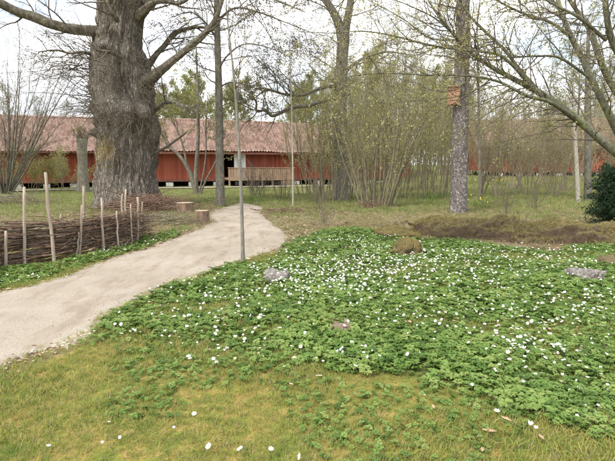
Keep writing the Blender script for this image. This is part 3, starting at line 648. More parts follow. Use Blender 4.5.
# pale sapling
b3 = gp(293, 207.5); d3 = b3[1]; q = lambda x, y, dd=0: P(x, y, d3 + dd)
authored_tree('pale_sapling', 'very thin pale whitish sapling in front of the red building', b3,
    [([b3, q(293, 180), q(292.5, 150), q(292, 120), q(291, 90), q(290, 60), q(290, 40)], [.036, .034, .03, .027, .022, .014, .006])], dict(C2, n=[6, 3], lsz=.025), (M_pale, M_twig, M_bud), 23, t0=.55, sides=8)
# lichen-spotted tree with nest box
b4 = gp(459, 214); d4 = b4[1]; q = lambda x, y, dd=0: P(x, y, d4 + dd)
C4 = dict(n=[12, 8, 6], ang=[1.15, .8, .7], len=[2.2, .9, .4], rad=[.028, .012, .006], seg=[9, 6, 4], sides=[5, 4, 3], wander=.13, trop=-.1, leafl=1, leaf=3, lsz=.028, lsp=.02, tip=.003)
authored_tree('lichen_tree', 'straight purple grey trunk speckled with white lichen, nest box on its side', b4,
    [([b4 - [0, 0, .1], q(459, 195), q(459.5, 160), q(460.5, 120), q(461.5, 80), q(462.5, 40), q(463, 0), q(464, -60), q(466, -160)], [.30, .255, .245, .235, .225, .21, .19, .16, .1])],
    C4, (M_spot, M_twig, M_bud), 24, t0=.45, sides=32)
nb = P(452.5, 105.5, d4 - .02); 
def nest_box(p):
    R = empty('nest_box', tuple(p)); tag(R, 'orange wooden nest box fixed to the lichen speckled trunk', 'nest box'); R.rotation_euler.z = -.12
    obj('body', box_me('body', -.165, .165, -.30, -.02, .0, .52, M_ply, .008), R)
    r0 = obj('roof', box_me('roof', -.185, .185, -.36, -.005, .522, .552, M_wood, .006), R); 
nest_box(nb)
# forked tree behind the hazels
b5 = gp(341, 202); d5 = b5[1]; q = lambda x, y, dd=0: P(x, y, d5 + dd)
C5 = dict(C4, n=[12, 8, 6], len=[2.8, 1.1, .5], trop=.0, leaf=3)
authored_tree('forked_tree', 'grey trunk forking high up, rising behind the hazel clump', b5,
    [([b5 - [0, 0, .1], q(341, 180), q(340, 140), q(340, 100), q(342, 60), q(344, 32)], [.36, .30, .28, .265, .25, .235]),
     ([q(343, 42), q(338, 22), q(331, 8), q(322, -8), q(312, -40), q(306, -90)], [.22, .18, .16, .14, .11, .06]),
     ([q(344, 42), q(347, 22), q(350, 5), q(352, -15), q(356, -60), q(362, -120)], [.2, .17, .15, .13, .1, .05]),
     ([q(340, 98), q(325, 100, -.3), q(310, 105, -.5), q(291, 108, -.7), q(273, 116, -.9), q(266, 110, -1), (q(257, 111, -1)), q(256, 101, -1), q(249, 97, -1)], [.09, .085, .075, .07, .06, .05, .045, .04, .02]),
     ([q(340, 85), q(322, 88, -.2), q(302, 95, -.3), q(284, 94, -.4), q(268, 90, -.5), q(257, 96, -.6)], [.07, .065, .06, .05, .045, .02]),
     ([q(341, 75), q(360, 60, .2), q(385, 52, .4), q(412, 55, .5)], [.08, .06, .045, .02])],
    C5, (M_grey, M_twig, M_bud), 25, t0s=[.6, .2, .2, .3, .3, .2], sides=24)
# big leaning limbs entering from the right
d6 = 9.2; b6 = np.array([8.2, 9.6, 0.]); q = lambda x, y, dd=0: P(x, y, d6 + dd)
C6 = dict(n=[6.5, 4.6, 5], per_m=True, ang=[.85, .75, .7], len=[1.5, .65, .28], rad=[.013, .006, .0035], seg=[9, 6, 4], sides=[5, 4, 3], wander=.15, trop=.1, leafl=1, leaf=5, lsz=.02, lsp=.012, tip=.0018)
root6 = [b6 - [0, 0, .1], b6 + [-.1, 0, .8], q(690, 205, .3), q(650, 180, .1), q(625, 160)]
authored_tree('leaning_tree', 'mossy grey limbs arching in from the right edge with dense budding twigs', b6,
    [(root6 + [q(600, 139), q(577, 119), q(556, 103), q(535, 90), q(512, 78), q(490, 66), q(470, 52), q(455, 36), (q(440, 18)), q(425, -5)], [0.158, 0.131, 0.111, 0.092, 0.0816, 0.0754, 0.0689, 0.0643, 0.0558, 0.0472, 0.0394, 0.0328, 0.0275, 0.0223, 0.0144]),
     ([q(588, 128, .05), q(568, 113, -.2), q(548, 101, -.3), q(530, 97, -.4), q(512, 88, -.5), q(500, 82, -.5), q(480, 77, -.6), q(455, 75, -.7), q(425, 75, -.8), q(395, 73, -.9), q(365, 74, -1), q(335, 79, -1), q(300, 82, -1)], [0.0459, 0.0394, 0.0341, 0.0295, 0.025, 0.0223, 0.0197, 0.017, 0.0144, 0.0118, 0.0092, 0.00722, 0.00459]),
     ([q(540, 93, 0), q(520, 70, .3), q(505, 50, .4), q(490, 36, .5), q(470, 16, .6), q(460, 0, .6), q(448, -25, .6)], [0.0394, 0.0328, 0.0295, 0.0262, 0.0223, 0.0197, 0.0131]),
     ([q(535, 90, 0), q(505, 58, -.2), q(485, 52, -.3), q(455, 49, -.4), q(425, 44, -.5), q(395, 36, -.6), q(362, 31, -.7), q(330, 33, -.7), q(296, 31, -.7)], [0.0328, 0.0275, 0.0236, 0.0197, 0.017, 0.0131, 0.0105, 0.00787, 0.00459]),
     ([q(620, 135, .5), q(606, 108, .5), q(592, 80, .5), q(578, 50, .6), q(566, 25, .6), q(558, 0, .7), q(550, -40, .7)], [0.0856, 0.0656, 0.059, 0.0525, 0.0459, 0.0394, 0.0262]),
     ([q(640, 120, 1), q(615, 90, 1), q(600, 60, 1), q(590, 30, 1), q(575, 8, 1.1), q(560, -15, 1.1)], [0.0787, 0.0656, 0.059, 0.0525, 0.0394, 0.0328]),
     ([q(660, 110, -.5), q(630, 70, -.5), q(612, 40, -.5), q(606, 10, -.6), q(604, -30, -.6)], [0.0787, 0.0656, 0.0558, 0.0459, 0.0328]),
     ([q(590, 78, .5), q(560, 58, .3), q(535, 56, .2), q(508, 57, .1), q(480, 50, 0), q(455, 40, 0)], [0.0295, 0.0236, 0.0184, 0.0131, 0.0092, 0.00525]),
     ([q(573, 38, .6), q(550, 22, .4), q(525, 14, .3), q(500, 2, .2), q(480, -12, .1)], [0.0328, 0.0275, 0.0223, 0.017, 0.0131]),
     ([q(490, 82, -.5), q(470, 92, -.6), q(450, 98, -.7), q(420, 100, -.7), q(385, 103, -.8), q(365, 100, -.8)], [0.0131, 0.0105, 0.00856, 0.00656, 0.00525, 0.00328]),
     ([q(606, 40, -.5), q(580, 18, -.7), (q(555, 5, -.8)), q(530, -10, -.9)], [0.0328, 0.0262, 0.0197, 0.0131]),
     ([q(470, 52, 0), q(440, 22, 0), q(415, 8, 0), q(385, -4, 0)], [0.0197, 0.0158, 0.0118, 0.00656]),
     ([q(460, 40, 0), q(430, 38, .2), q(405, 20, .4), q(380, 6, .4), q(355, -6, .5)], [0.0164, 0.0131, 0.0105, 0.00787, 0.00525])],
    C6, (M_limb, M_twig, M_bud), 26, t0s=[.35, .15, .1, .1, .1, .1, .1, .1, .1, .2, .1, .1, .1], sides=18)
# pollard stump left of the oak
b7 = gp(83, 191.5); d7 = b7[1]; q = lambda x, y, dd=0: P(x, y, d7 + dd)
Cp = dict(n=[14, 4], ang=[.8, .7], len=[1.5, .5], rad=[.014, .006], seg=[7, 5], sides=[4, 3], wander=.2, trop=.3, leafl=0, leaf=3, lsz=.035, lsp=.04, tip=.004)
authored_tree('pollard_trunk', 'short broken pollarded trunk with mossy twiggy top, left of the oak', b7,
    [([b7 - [0, 0, .1], q(83, 180), q(82.5, 165), q(82, 150), q(82, 141), q(82, 138)], [.38, .31, .27, .28, .25, .15]), ([q(81, 146), q(79, 141, -.1), q(77, 136, -.15)], [.16, .13, .06]), ([q(84, 145), q(86, 139, .1), q(88, 133, .15)], [.16, .12, .05])], Cp, (M_poll, M_twig, M_bud), 27, t0s=[.8, .3, .3], sides=24)
# multi-stemmed willow in front of the building
b8 = gp(197, 194); d8 = b8[1]; q = lambda x, y, dd=0: P(x, y, d8 + dd)
C8 = dict(n=[6, 5, 4], ang=[.6, .7, .6], len=[1.8, .9, .4], rad=[.025, .012, .007], seg=[8, 6, 4], sides=[4, 4, 3], wander=.12, trop=.3, leafl=1, leaf=7, lsz=.05, lsp=.05, tip=.004)
authored_tree('many_stemmed_tree', 'pale many stemmed tree leaning apart before the red building, by the log seats', b8,
    [([b8 - [0, 0, .05], q(193, 180), q(186, 165), q(176, 152), q(168, 146), q(160, 128), q(154, 105)], [0.144, 0.122, 0.101, 0.0864, 0.072, 0.0504, 0.0216]),
     ([q(196, 194), q(196, 170), q(198, 140), q(198, 105), q(197, 70), q(196, 40)], [0.144, 0.122, 0.101, 0.0792, 0.0576, 0.0216]),
     ([q(200, 195), q(206, 180), q(214, 165), q(220, 150), q(226, 130)], [0.0648, 0.054, 0.0468, 0.036, 0.0216]),
     ([q(195, 192), q(188, 170), q(184, 150), q(178, 132), q(170, 115), q(165, 90)], [0.0792, 0.0648, 0.0576, 0.0504, 0.036, 0.0216]),
     ([q(199, 194), q(204, 170), q(206, 150), q(206, 125), q(208, 95)], [0.0576, 0.0504, 0.0432, 0.036, 0.0144])],
    C8, (M_grey, M_twig, M_spring), 28, t0=.4, sides=12, t0s=[.5, .4, .5, .45, .5])
# pair of slender trunks far right
for (x0, y0, x1, y1, r0, lab, sd_) in [(578.5, 203, 573, 90, .085, 'thin whitish trunk at right, leaning left beside a thicker grey one', 31), (588, 201, 588, 60, .15, 'thicker grey slender trunk at right, above the dark yew', 32), (480, 205, 478, 60, .05, 'thin bare sapling just right of the lichen speckled trunk', 33)]:
    bb = gp(x0, y0); dd = bb[1]; qq = lambda t, dd=dd, x0=x0, y0=y0, x1=x1, y1=y1: P(x0 + (x1 - x0) * t, y0 + (y1 - y0) * t, dd)
    authored_tree('slender_tree', lab, bb, [([bb - [0, 0, .05]] + [qq(t) for t in (.2, .4, .6, .8, 1, 1.3)], list(r0 * np.array([1.1, 1, .92, .85, .75, .6, .25])))], dict(C8, n=[9, 5, 4], leaf=4, trop=.1, ang=[.8, .7, .6]), (M_pale if sd_ == 31 else M_grey, M_twig, M_bud), sd_, t0=.4, sides=10)

# ------------------------------------------------------------------ shrubs
def shrub(name, label, base, nst, hgt, spread, seed, mats, C, group=None, r0=.02, lean=(0, 0), parts=True, cat='shrub', curve=.25, basew=.3):
    o = empty(name, base); tag(o, label, cat, group); r_ = np.random.default_rng(seed); tb = TB(); kids = []
    for k in range(nst):
        a = r_.uniform(0, 6.283); u = r_.uniform(0, 1) ** .6; p0 = np.array([math.cos(a) * basew * u, math.sin(a) * basew * u, -.04])
        d_ = np.array([math.cos(a) * spread * u * r_.uniform(.7, 1.3) + lean[0], math.sin(a) * spread * u + lean[1], 1.0]); L_ = hgt * r_.uniform(.65, 1.08)
        p_ = walk(p0, d_, L_, 12, .05, curve, r_); rad_ = np.linspace(r0 * r_.uniform(.6, 1.3), .004, 12)
        if parts:
            t2 = TB(); t2.add(p_, rad_, 5); c = obj('stem', t2.mesh('stem', [mats[0]]), o); kids.append(c)
        else: tb.add(p_, rad_, 4)
        sprout(tb, p_, rad_, 0, C, r_, .18)
    c = obj('crown', tb.mesh('crown', [mats[1], mats[2]], 1.4, r_), o); kids.append(c); KIDS[o.name] = kids
    return o
Ch = dict(n=[9, 5], ang=[.42, .5], len=[1.25, .5], rad=[.009, .005], seg=[6, 4], sides=[3, 3], wander=.1, trop=.35, leafl=0, leaf=7, lsz=.030, lsp=.035, tip=.0028)
hz1 = shrub('hazel_shrub', 'large clump of upright hazel stems with yellow green catkins, middle of the picture', tuple(gp(377, 208)), 34, 6.2, .33, 41, (M_hazel, M_hazel, M_bud), Ch, r0=.034, basew=.62)
hz2 = shrub('hazel_shrub', 'hazel clump left of the largest one, at the end of the red building', tuple(gp(332, 203)), 18, 5.8, .34, 42, (M_hazel, M_hazel, M_bud), Ch, r0=.026, basew=.7)
shrub('hazel_shrub', 'hazel clump between the largest one and the lichen speckled trunk', tuple(gp(425, 199)), 20, 6.2, .36, 43, (M_hazel, M_hazel, M_bud), Ch, r0=.026, basew=.8)
shrub('hazel_shrub', 'slim hazel shoots right behind the pale sapling', tuple(gp(310, 196)), 16, 6.0, .26, 44, (M_hazel, M_hazel, M_bud), Ch, r0=.026, basew=.6)
for (px, py, s, rz, lab) in [(352, 199, 1.05, 1.0, 'hazel thicket between the forked trunk and the largest hazel clump'), (398, 198, 1.0, 2.0, 'hazel thicket close behind the largest clump, to its right'), (322, 194, 1.1, 3.0, 'hazel thicket partly hiding the end of the long red building'), (444, 195, 1.0, 4.0, 'hazel thicket just left of the lichen speckled trunk'), (380, 192, 1.25, .5, 'hazel thicket far back behind the largest clump'), (415, 191, 1.2, 1.5, 'hazel thicket far back, midway to the lichen speckled trunk')]:
    c_ = copy_tree(hz2); c_.location = tuple(gp(px, py)); c_.scale = (s, s, s); c_.rotation_euler.z = rz; c_['label'] = lab
Cb = dict(Ch, leaf=5, lsz=.036, n=[11, 6], ang=[.6, .65], wander=.14)
M_bare = bark('bare_shrub_bark', (.16, .128, .095), (.27, .225, .17), (.37, .325, .26))
bs_ = shrub('bare_shrub', 'bare twiggy shrub with thin brownish stems in the far thicket', tuple(gp(512, 192)), 14, 5.2, .5, 45, (M_bare, M_bare, M_bgleaf), Cb, 'bare shrubs of the far thicket', r0=.024)
for (px, py, s, rz) in [(540, 190, 1.05, 1.2), (487, 187, 1.1, 2.6), (566, 193, 1.0, 4.1), (604, 190, 1.1, 5.2), (525, 184, 1.15, .6), (450, 188, 1.2, 3.2), (395, 186, 1.3, 2.2), (360, 187, 1.25, 1.7), (556, 183, 1.2, 3.7), (630, 186, 1.2, 2.9), (470, 182, 1.35, 0.3), (430, 180, 1.4, 5.0), (500, 197, .9, 2.0), (528, 196, .95, 3.0), (552, 197, .9, 4.5), (580, 188, 1.1, .9), (512, 180, 1.3, 1.9), (600, 180, 1.3, 3.4), (480, 195, .9, 5.5)]:
    c_ = copy_tree(bs_); c_.location = tuple(gp(px, py)); c_.scale = (s, s, s); c_.rotation_euler.z = rz
lf = shrub('fan_shrub', 'tall bare branching shrub at the left edge, in front of the red building', tuple(gp(6, 194)), 26, 9.5, .5, 46, (M_grey, M_twig, M_spring), dict(Cb, n=[12, 7], len=[2.2, .9], leaf=2, rad=[.014, .007], lsz=.03, ang=[.5, .6]), r0=.045, lean=(.22, 0))
gb = shrub('low_green_shrub', 'yellow green low shrub below the eaves at the far left', tuple(gp(30, 191)), 12, 2.6, .9, 47, (M_hazel, M_hazel, M_spring), dict(Cb, leaf=7, lsz=.04, len=[.8, .4]), r0=.014)
c_ = copy_tree(gb); c_.location = tuple(gp(62, 190)); c_.rotation_euler.z = 2; c_['label'] = 'yellow green low shrub left of the pollarded trunk'
c_ = copy_tree(gb); c_.location = tuple(gp(-14, 189)); c_.rotation_euler.z = 4; c_['label'] = 'yellow green low shrub cut off by the left edge'
yw = shrub('small_bare_shrub', 'small leafless twiggy bush on the grass before the wooden deck', tuple(gp(262, 199)), 12, 1.7, .6, 48, (M_twig, M_twig, M_dbud), dict(Cb, n=[7, 4], len=[.5, .25], leaf=0), r0=.012)
for (px, py, s, rz, lab) in [(283, 201, .8, 1, 'small leafless twiggy bush left of the pale sapling'), (253, 197, 1.0, 2, 'small leafless twiggy bush just right of the young tree stem'), (318, 212, .6, 3, 'little leafless bush right of the path bend'), (505, 214, .55, 4, 'little leafless bush on dry grass above the mossy bank'), (535, 209, .6, 5, 'little leafless bush on dry grass left of the slender trunks'), (325, 226, .35, 1.6, 'tiny dry twig bush at the far edge of the flowers')]:
    c_ = copy_tree(yw); c_.location = tuple(gp(px, py)); c_.scale = (s,) * 3; c_.rotation_euler.z = rz; c_['label'] = lab
def yew():
    b_ = gp(622, 226); o = empty('yew_bush', b_); o.scale = (1.2, 1.2, 1.2); tag(o, 'dark green yew bush at the right edge behind the mossy bank', 'shrub'); r_ = np.random.default_rng(61); tb = TB()
    obj('stem', (lambda t: (t.add(walk(np.zeros(3), (0, 0, 1), .9, 8, .05, .2, r_), np.linspace(.05, .02, 8), 6), t.mesh('stem', [M_twig]))[1])(TB()), o)
    for k in range(330):
        a = r_.uniform(0, 6.283); h0 = r_.uniform(.05, 1.15); d_ = np.array([math.cos(a), math.sin(a), r_.uniform(-.1, .5)]); ln = r_.uniform(.45, .95) * (1.15 - .45 * h0)
        p_ = walk(np.array([0, 0, h0]), d_, ln, 7, .12, .1, r_); tb.add(p_, np.linspace(.008, .003, 7), 3)
        for j in range(26):
            u = r_.uniform(.35, 1) * 5.99; i_ = int(u); c = p_[i_] + (p_[i_ + 1] - p_[i_]) * (u - i_); tb.leaf(c + r_.normal(0, .03, (4, 3)), .022)
    obj('crown', tb.mesh('crown', [M_twig, M_yew], 2.6, r_), o)
yew()

# ------------------------------------------------------------------ far trees
Cf = dict(n=[26, 7, 5], ang=[.85, .75, .7], len=[3.4, 1.4, .7], rad=[.05, .02, .012], seg=[8, 5, 4], sides=[4, 3, 3], wander=.12, trop=.25, leafl=1, leaf=5, lsz=.11, lsp=.12, tip=.006)
def far_proto(name, label, H, r0, seed, mats, C, group, t0):
    o = empty(name); tag(o, label, 'tree', group); r_ = np.random.default_rng(seed); tb = TB()
    p_ = walk(np.array([0, 0, -.2]), (0, 0, 1), H, 16, .03, .3, r_); rad_ = np.linspace(r0, .02, 16)
    t2 = TB(); t2.add(p_, rad_, 10); k1 = obj('trunk', t2.mesh('trunk', [mats[0]]), o); sprout(tb, p_, rad_, 0, C, r_, t0, .98)
    k2 = obj('crown', tb.mesh('crown', [mats[1], mats[2]], 1.3, r_), o); KIDS[o.name] = [k1, k2]; return o
fa = far_proto('far_tree', 'slender spring tree with thin yellow green leaves behind the red buildings', 15, .20, 51, (M_bgbark, M_bgbark, M_spring), dict(Cf, leaf=13, n=[30, 8, 5]), 'leafing trees behind the red buildings', .2)
fb = far_proto('far_tree', 'leafless grey brown tree standing in the wood behind the red buildings', 17, .24, 52, (M_bgbark, M_bgbark, M_bgleaf), dict(Cf, leaf=2, n=[28, 9, 6]), 'bare trees behind the red buildings', .22)
fc = far_proto('far_tree', 'leafless grey brown tree standing in the wood behind the red buildings', 14, .18, 53, (M_bgbark, M_bgbark, M_bgleaf), dict(Cf, leaf=2, n=[24, 9, 6], ang=[.6, .6, .6]), 'bare trees behind the red buildings', .12)
used = set()
def far(proto, px, dist, s=1.0):
    p = P(px, 164, dist); x, y = p[0], p[1]
    c = proto if proto.name not in used else copy_tree(proto); used.add(proto.name)
    c.location = (x, y, hz(x, y) - .1); c.scale = (s, s, s * random.uniform(.9, 1.1)); c.rotation_euler = (0, 0, random.uniform(0, 6.28))
for px, d_, s in [(172, 50, .62), (190, 46, .6), (208, 52, .7), (228, 48, .62), (243, 56, .7), (305, 50, .62), (318, 54, .72), (285, 62, .62), (160, 60, .7), (360, 46, .75), (395, 52, .6), (430, 48, .6), (330, 47, .65), (438, 55, .7), (180, 44, .5), (200, 58, .8), (220, 60, .72), (296, 46, .55), (150, 66, .8), (455, 50, .7), (372, 62, .7)]: far(fa, px, d_, s)
for px, d_, s in [(12, 58, .7), (40, 66, .75), (70, 60, .6), (-12, 52, .75), (300, 70, .9), (335, 60, .9), (375, 58, .9), (410, 62, .95), (445, 60, .9), (470, 64, .85), (500, 68, .8), (520, 60, .62), (545, 66, .75), (575, 58, .9), (600, 62, .95), (625, 56, 1.0), (250, 72, .7), (215, 75, .75), (350, 75, 1), (430, 78, 1), (560, 75, .8)]: far(fb if (px // 5) % 2 else fc, px, d_, s)
for px, d_, s in [(466, 46, .7), (493, 52, .5), (588, 50, .8), (612, 48, .9), (385, 44, .65), (350, 42, .6), (420, 40, .6), (555, 53, .55), (400, 47, .75), (442, 43, .7), (366, 49, .8), (455, 57, .85), (530, 56, .6), (508, 57, .65)]: far(fc, px, d_, s)
# ------------------------------------------------------------------ wattle fence
FL = spline([G(-70, 288), G(-30, 277), G(0, 270), G(24, 265), G(55, 261.5), G(80, 255.5), G(103, 250), G(119, 247), G(135, 242), G(143, 239)], 200)
fs = np.concatenate([[0], np.cumsum(np.linalg.norm(np.diff(FL, axis=0), axis=1))]); FLEN = fs[-1]
def fpt(s): return np.stack([np.interp(s, fs, FL[:, 0]), np.interp(s, fs, FL[:, 1])], -1)
ftan = np.gradient(FL, axis=0); ftan /= np.linalg.norm(ftan, axis=1, keepdims=True)
def fnorm(s): return np.stack([-np.interp(s, fs, ftan[:, 1]), np.interp(s, fs, ftan[:, 0])], -1)
fence = empty('wattle_fence', (FL[60, 0], FL[60, 1], 0)); tag(fence, 'low wattle fence of woven brown sticks and pale stakes along the path', 'fence'); fo_ = np.array([FL[60, 0], FL[60, 1], 0])
stakes = [(5, 269.5, 6, 231, .024), (24.5, 265, 24, 187, .026), (54.5, 262, 45.5, 172.5, .028), (79, 256, 82, 205, .022), (103, 251, 101.5, 198, .024), (118, 248, 117, 211, .018), (137.5, 241.5, 138, 197, .026), (132, 244, 131, 204, .018), (76, 257, 79, 232, .014), (-25, 277, -24, 205, .028), (-52, 284, -50, 215, .026)]
back = [(122, 238, 122, 194, .022), (126, 236, 125.5, 189, .024), (142, 237, 142, 202, .02), (83, 247, 83.5, 186, .028), (22, 255, 24.5, 206, .024), (60, 252, 61, 214, .02)]
def stake(x0, y0, x1, y1, r):
    g = G(x0, y0); g = g * (1 - .10 / np.linalg.norm(g)) if y0 > 239.5 else g; p0 = np.array([g[0], g[1], -.08]); p1 = P(x1, y1, g[1] + random.uniform(-.05, .08)); n = 7; r_ = rng
    t_ = np.linspace(0, 1, n)[:, None]; p = p0 * (1 - t_) + p1 * t_ + r_.normal(0, .006, (n, 3)) * np.array([1, 1, 0]); rad = r * np.linspace(1.1, .8, n); 
    p = np.vstack([p, p[-1] + (p[-1] - p[-2]) * .02]); rad = np.append(rad, .003)
    t2 = TB(); t2.add(p - fo_, rad, 7); obj('stake', t2.mesh('stake', [M_stake]), fence)
for s_ in stakes + back: stake(*s_)
stuff_tb = TB(); r_ = np.random.default_rng(71)
for k in range(330):
    ln = r_.uniform(.7, 2.6); s = r_.uniform(-.2, FLEN - .1 - ln * .5); z = r_.uniform(0, 1) ** .85 * .60 + .02; n = 8; ss = s + np.linspace(0, ln, n)
    topf = .70 - .12 * np.clip(ss / FLEN, 0, 1); off = .055 * np.sin(ss * 2 * math.pi / 1.1 + r_.choice([0, math.pi])) + r_.normal(0, .05)
    q = fpt(np.clip(ss, 0, FLEN)) + fnorm(np.clip(ss, 0, FLEN)) * off[:, None]
    over = np.clip(ss - FLEN, 0, None); q = q + ftan[-1] * over[:, None]
    zz = z * topf / .62 + np.cumsum(r_.normal(0, .018, n)) + r_.normal(0, .07) * np.linspace(-1, 1, n); zz = np.maximum(zz, .015)
    rad = np.linspace(1, .45, n) * r_.choice([.006, .008, .011, .015]) * r_.uniform(.8, 1.1); pts = np.column_stack([q, zz]) - fo_
    if k < 230:
        t2 = TB(); t2.add(pts, rad, 4); obj('woven_stick', t2.mesh('woven_stick', [M_brush if k % 3 else M_twig]), fence)
    else: stuff_tb.add(pts, rad, 4)
for k in range(240):   # stray twigs that stick up and out of the weave
    s = r_.uniform(0, FLEN); p0 = np.append(fpt(s) + fnorm(s) * r_.normal(0, .06), r_.uniform(.05, .66) - .1 * s / FLEN); t3 = np.interp(s, fs, ftan[:, 0]), np.interp(s, fs, ftan[:, 1])
    d_ = np.array([t3[0] * r_.choice([-1, 1]) + r_.normal(0, .2), t3[1] + r_.normal(0, .5), r_.uniform(-.1, .35)]); p_ = walk(p0, d_, r_.uniform(.2, .6), 8, .1, .1, r_); stuff_tb.add(p_ - fo_, np.linspace(.006, .0025, 8), 4)
tag(obj('brushwood', stuff_tb.mesh('brushwood', [M_brush]), fence), kind='stuff')
def brush_heap(name, label, px, py, w, h, n, seed, mat):
    g = G(px, py); tb = TB(); r_ = np.random.default_rng(seed)
    for k in range(n):
        c = np.array([r_.normal(0, w * .4), r_.normal(0, w * .25), 0]); c[2] = max(.01, h * math.exp(-(c[0] / w) ** 2 * 3) * r_.uniform(.05, 1)); a = r_.normal(0, .7)
        ln = r_.uniform(.4, 1.1) * w; d_ = np.array([math.cos(a), math.sin(a), r_.normal(0, .18)]); p_ = walk(c - d_ * ln / 2, d_, ln, 6, .07, 0, r_); p_[:, 2] = np.maximum(p_[:, 2], .01); tb.add(p_, np.linspace(1, .4, 6) * r_.uniform(.006, .016), 4)
    tag(obj(name, tb.mesh(name, [mat]), None, (g[0], g[1], hz(*g))), label, 'brush pile')
brush_heap('brush_pile', 'heap of dead branches on grass behind the left end of the fence', 20, 205, 1.5, .45, 150, 81, M_hazel)
brush_heap('brush_pile', 'dark brushwood heaped at the foot of the oak', 152, 212, 1.9, .5, 240, 82, M_brush)
brush_heap('brush_pile', 'thin scatter of sticks between the fence end and the log seats', 160, 224, 1.2, .22, 110, 83, M_hazel)
brush_heap('brush_pile', 'fallen reddish sticks on the ground right of the path bend', 284, 213, 1.2, .10, 45, 84, M_brush)
brush_heap('brush_pile', 'dark twigs lying at the base of the hazel clump', 372, 209, 1.0, .14, 45, 85, M_brush)

# ------------------------------------------------------------------ log seats
def log_seat(px, py, r, h, label, seed, lying=False):
    g = G(px, py); o = empty('log_seat', (g[0], g[1] + r, hz(*g))); tag(o, label, 'log'); r_ = random.Random(seed); bm = bmesh.new(); N = 28; V = []
    prof = [1 + .07 * mnoise.noise(Vector((math.cos(6.283 * k / N) * 1.5 + seed, math.sin(6.283 * k / N) * 1.5, 0))) for k in range(N)]
    rows = []
    for j, z in enumerate(np.linspace(-.04, h, 7)):
        rows.append([bm.verts.new((math.cos(6.283 * k / N) * r * prof[k] * (1 + .03 * mnoise.noise(Vector((k * .9, z * 6, seed)))), math.sin(6.283 * k / N) * r * prof[k], z + 0)) for k in range(N)])
    for a, c in zip(rows, rows[1:]):
        for k in range(N): bm.faces.new((a[k], a[(k + 1) % N], c[(k + 1) % N], c[k]))
    obj('bark', mesh_from_bm('bark', bm, M_logside, True), o)
    bm = bmesh.new(); c0 = bm.verts.new((0, 0, h + .004)); rg = []
    for f in (.5, .96):
        rg.append([bm.verts.new((math.cos(6.283 * k / N) * r * prof[k] * f, math.sin(6.283 * k / N) * r * prof[k] * f, h + .004)) for k in range(N)])
    for k in range(N):
        bm.faces.new((c0, rg[0][k], rg[0][(k + 1) % N])); bm.faces.new((rg[0][k], rg[1][k], rg[1][(k + 1) % N], rg[0][(k + 1) % N]))
    obj('sawn_top', mesh_from_bm('sawn_top', bm, M_cut, True), o); return o
log_seat(200.5, 224, .20, .34, 'reddish sawn log seat nearest the path edge', 1.0)
log_seat(183, 216, .27, .33, 'pale topped sawn log seat behind the one at the path edge', 2.0)
log_seat(171.5, 213, .16, .20, 'smallest sawn log, left of the two log seats', 3.0)

# ------------------------------------------------------------------ wood anemone flowers
fr = np.random.default_rng(91)
def flower_mesh(kind):
    bm = bmesh.new(); n = 6 + kind % 2; R = .0175; cup = [.25, .6, .1, .4, 1.1, .3][kind]
    for k in range(n):
        a = 6.283 * k / n + fr.normal(0, .06); ca, sa = math.cos(a), math.sin(a); w = .0072 * fr.uniform(.9, 1.1)
        pr_ = [(.003, .002, 0), (.009, w * .85, cup * .006), (.0125, w, cup * .012), (R * fr.uniform(.94, 1.08), .003, cup * .022)]
        Lv = [bm.verts.new((x * ca - y * sa, x * sa + y * ca, z)) for x, y, z in pr_]; Rv = [bm.verts.new((x * ca + y * sa, x * sa - y * ca, z + .0006)) for x, y, z in pr_]
        for i in range(3): bm.faces.new((Lv[i], Rv[i], Rv[i + 1], Lv[i + 1])).material_index = 0
    q = bmesh.ops.create_icosphere(bm, subdivisions=1, radius=.0032, matrix=Matrix.Translation((0, 0, .003)))
    for v in q['verts']:
        for f in v.link_faces: f.material_index = 1
    p = [Vector((0, 0, 0)), Vector((.002, 0, -.03)), Vector((0, .002, -.07))]
    for a, c in zip(p, p[1:]):
        vs = [[bm.verts.new(u + Vector((.0012 * math.cos(t), .0012 * math.sin(t), 0))) for t in (0, 2.1, 4.2)] for u in (a, c)]
        for i in range(3): bm.faces.new((vs[0][i], vs[0][(i + 1) % 3], vs[1][(i + 1) % 3], vs[1][i])).material_index = 2
    return mesh_from_bm('anemone_flower', bm, [M_petal, M_stamen, M_anem], True)
FM = [flower_mesh(k) for k in range(6)]
cl = [(330, 265, 40, 11, 130), (380, 250, 35, 9, 100), (405, 262, 30, 8, 55), (350, 284, 45, 9, 110), (298, 275, 22, 9, 40), (220, 290, 45, 13, 45), (180, 322, 45, 13, 24), (250, 328, 50, 13, 26), (450, 250, 38, 6, 80), (500, 263, 50, 8, 80), (560, 257, 40, 6, 50), (470, 285, 60, 10, 60),
      (540, 300, 50, 13, 60), (592, 292, 25, 15, 34), (528, 345, 20, 11, 36), (560, 328, 50, 18, 34), (460, 318, 55, 18, 36), (400, 325, 40, 15, 26), (345, 238, 28, 4, 45), (570, 366, 35, 12, 16), (490, 300, 70, 20, 40), (115, 250, 30, 6, 22), (40, 276, 30, 5, 14), (160, 240, 15, 4, 12), (170, 345, 40, 10, 8), (360, 350, 50, 8, 8)]
fp = []
for cx, cy, sx_, sy_, n in cl:
    for k in range(int(n * (2.0 if cy < 300 else 1.25))): fp.append((fr.normal(cx, sx_), fr.normal(cy, sy_)))
fp = [p for p in fp if p[1] > 226]
lone = [(109, 424), (120, 438), (102, 443), (194, 412), (190, 356), (174, 429), (240, 453), (284, 365), (209, 449), (334, 353), (323, 360), (215, 361), (271, 455), (425, 394), (490, 395), (530, 426), (536, 427), (528, 401), (526, 406), (577, 414), (596, 410), (598, 404), (472, 383), (497, 411), (544, 382), (570, 387), (579, 385), (585, 403), (358, 357), (370, 355), (375, 359), (228, 345), (300, 459), (48, 446)]
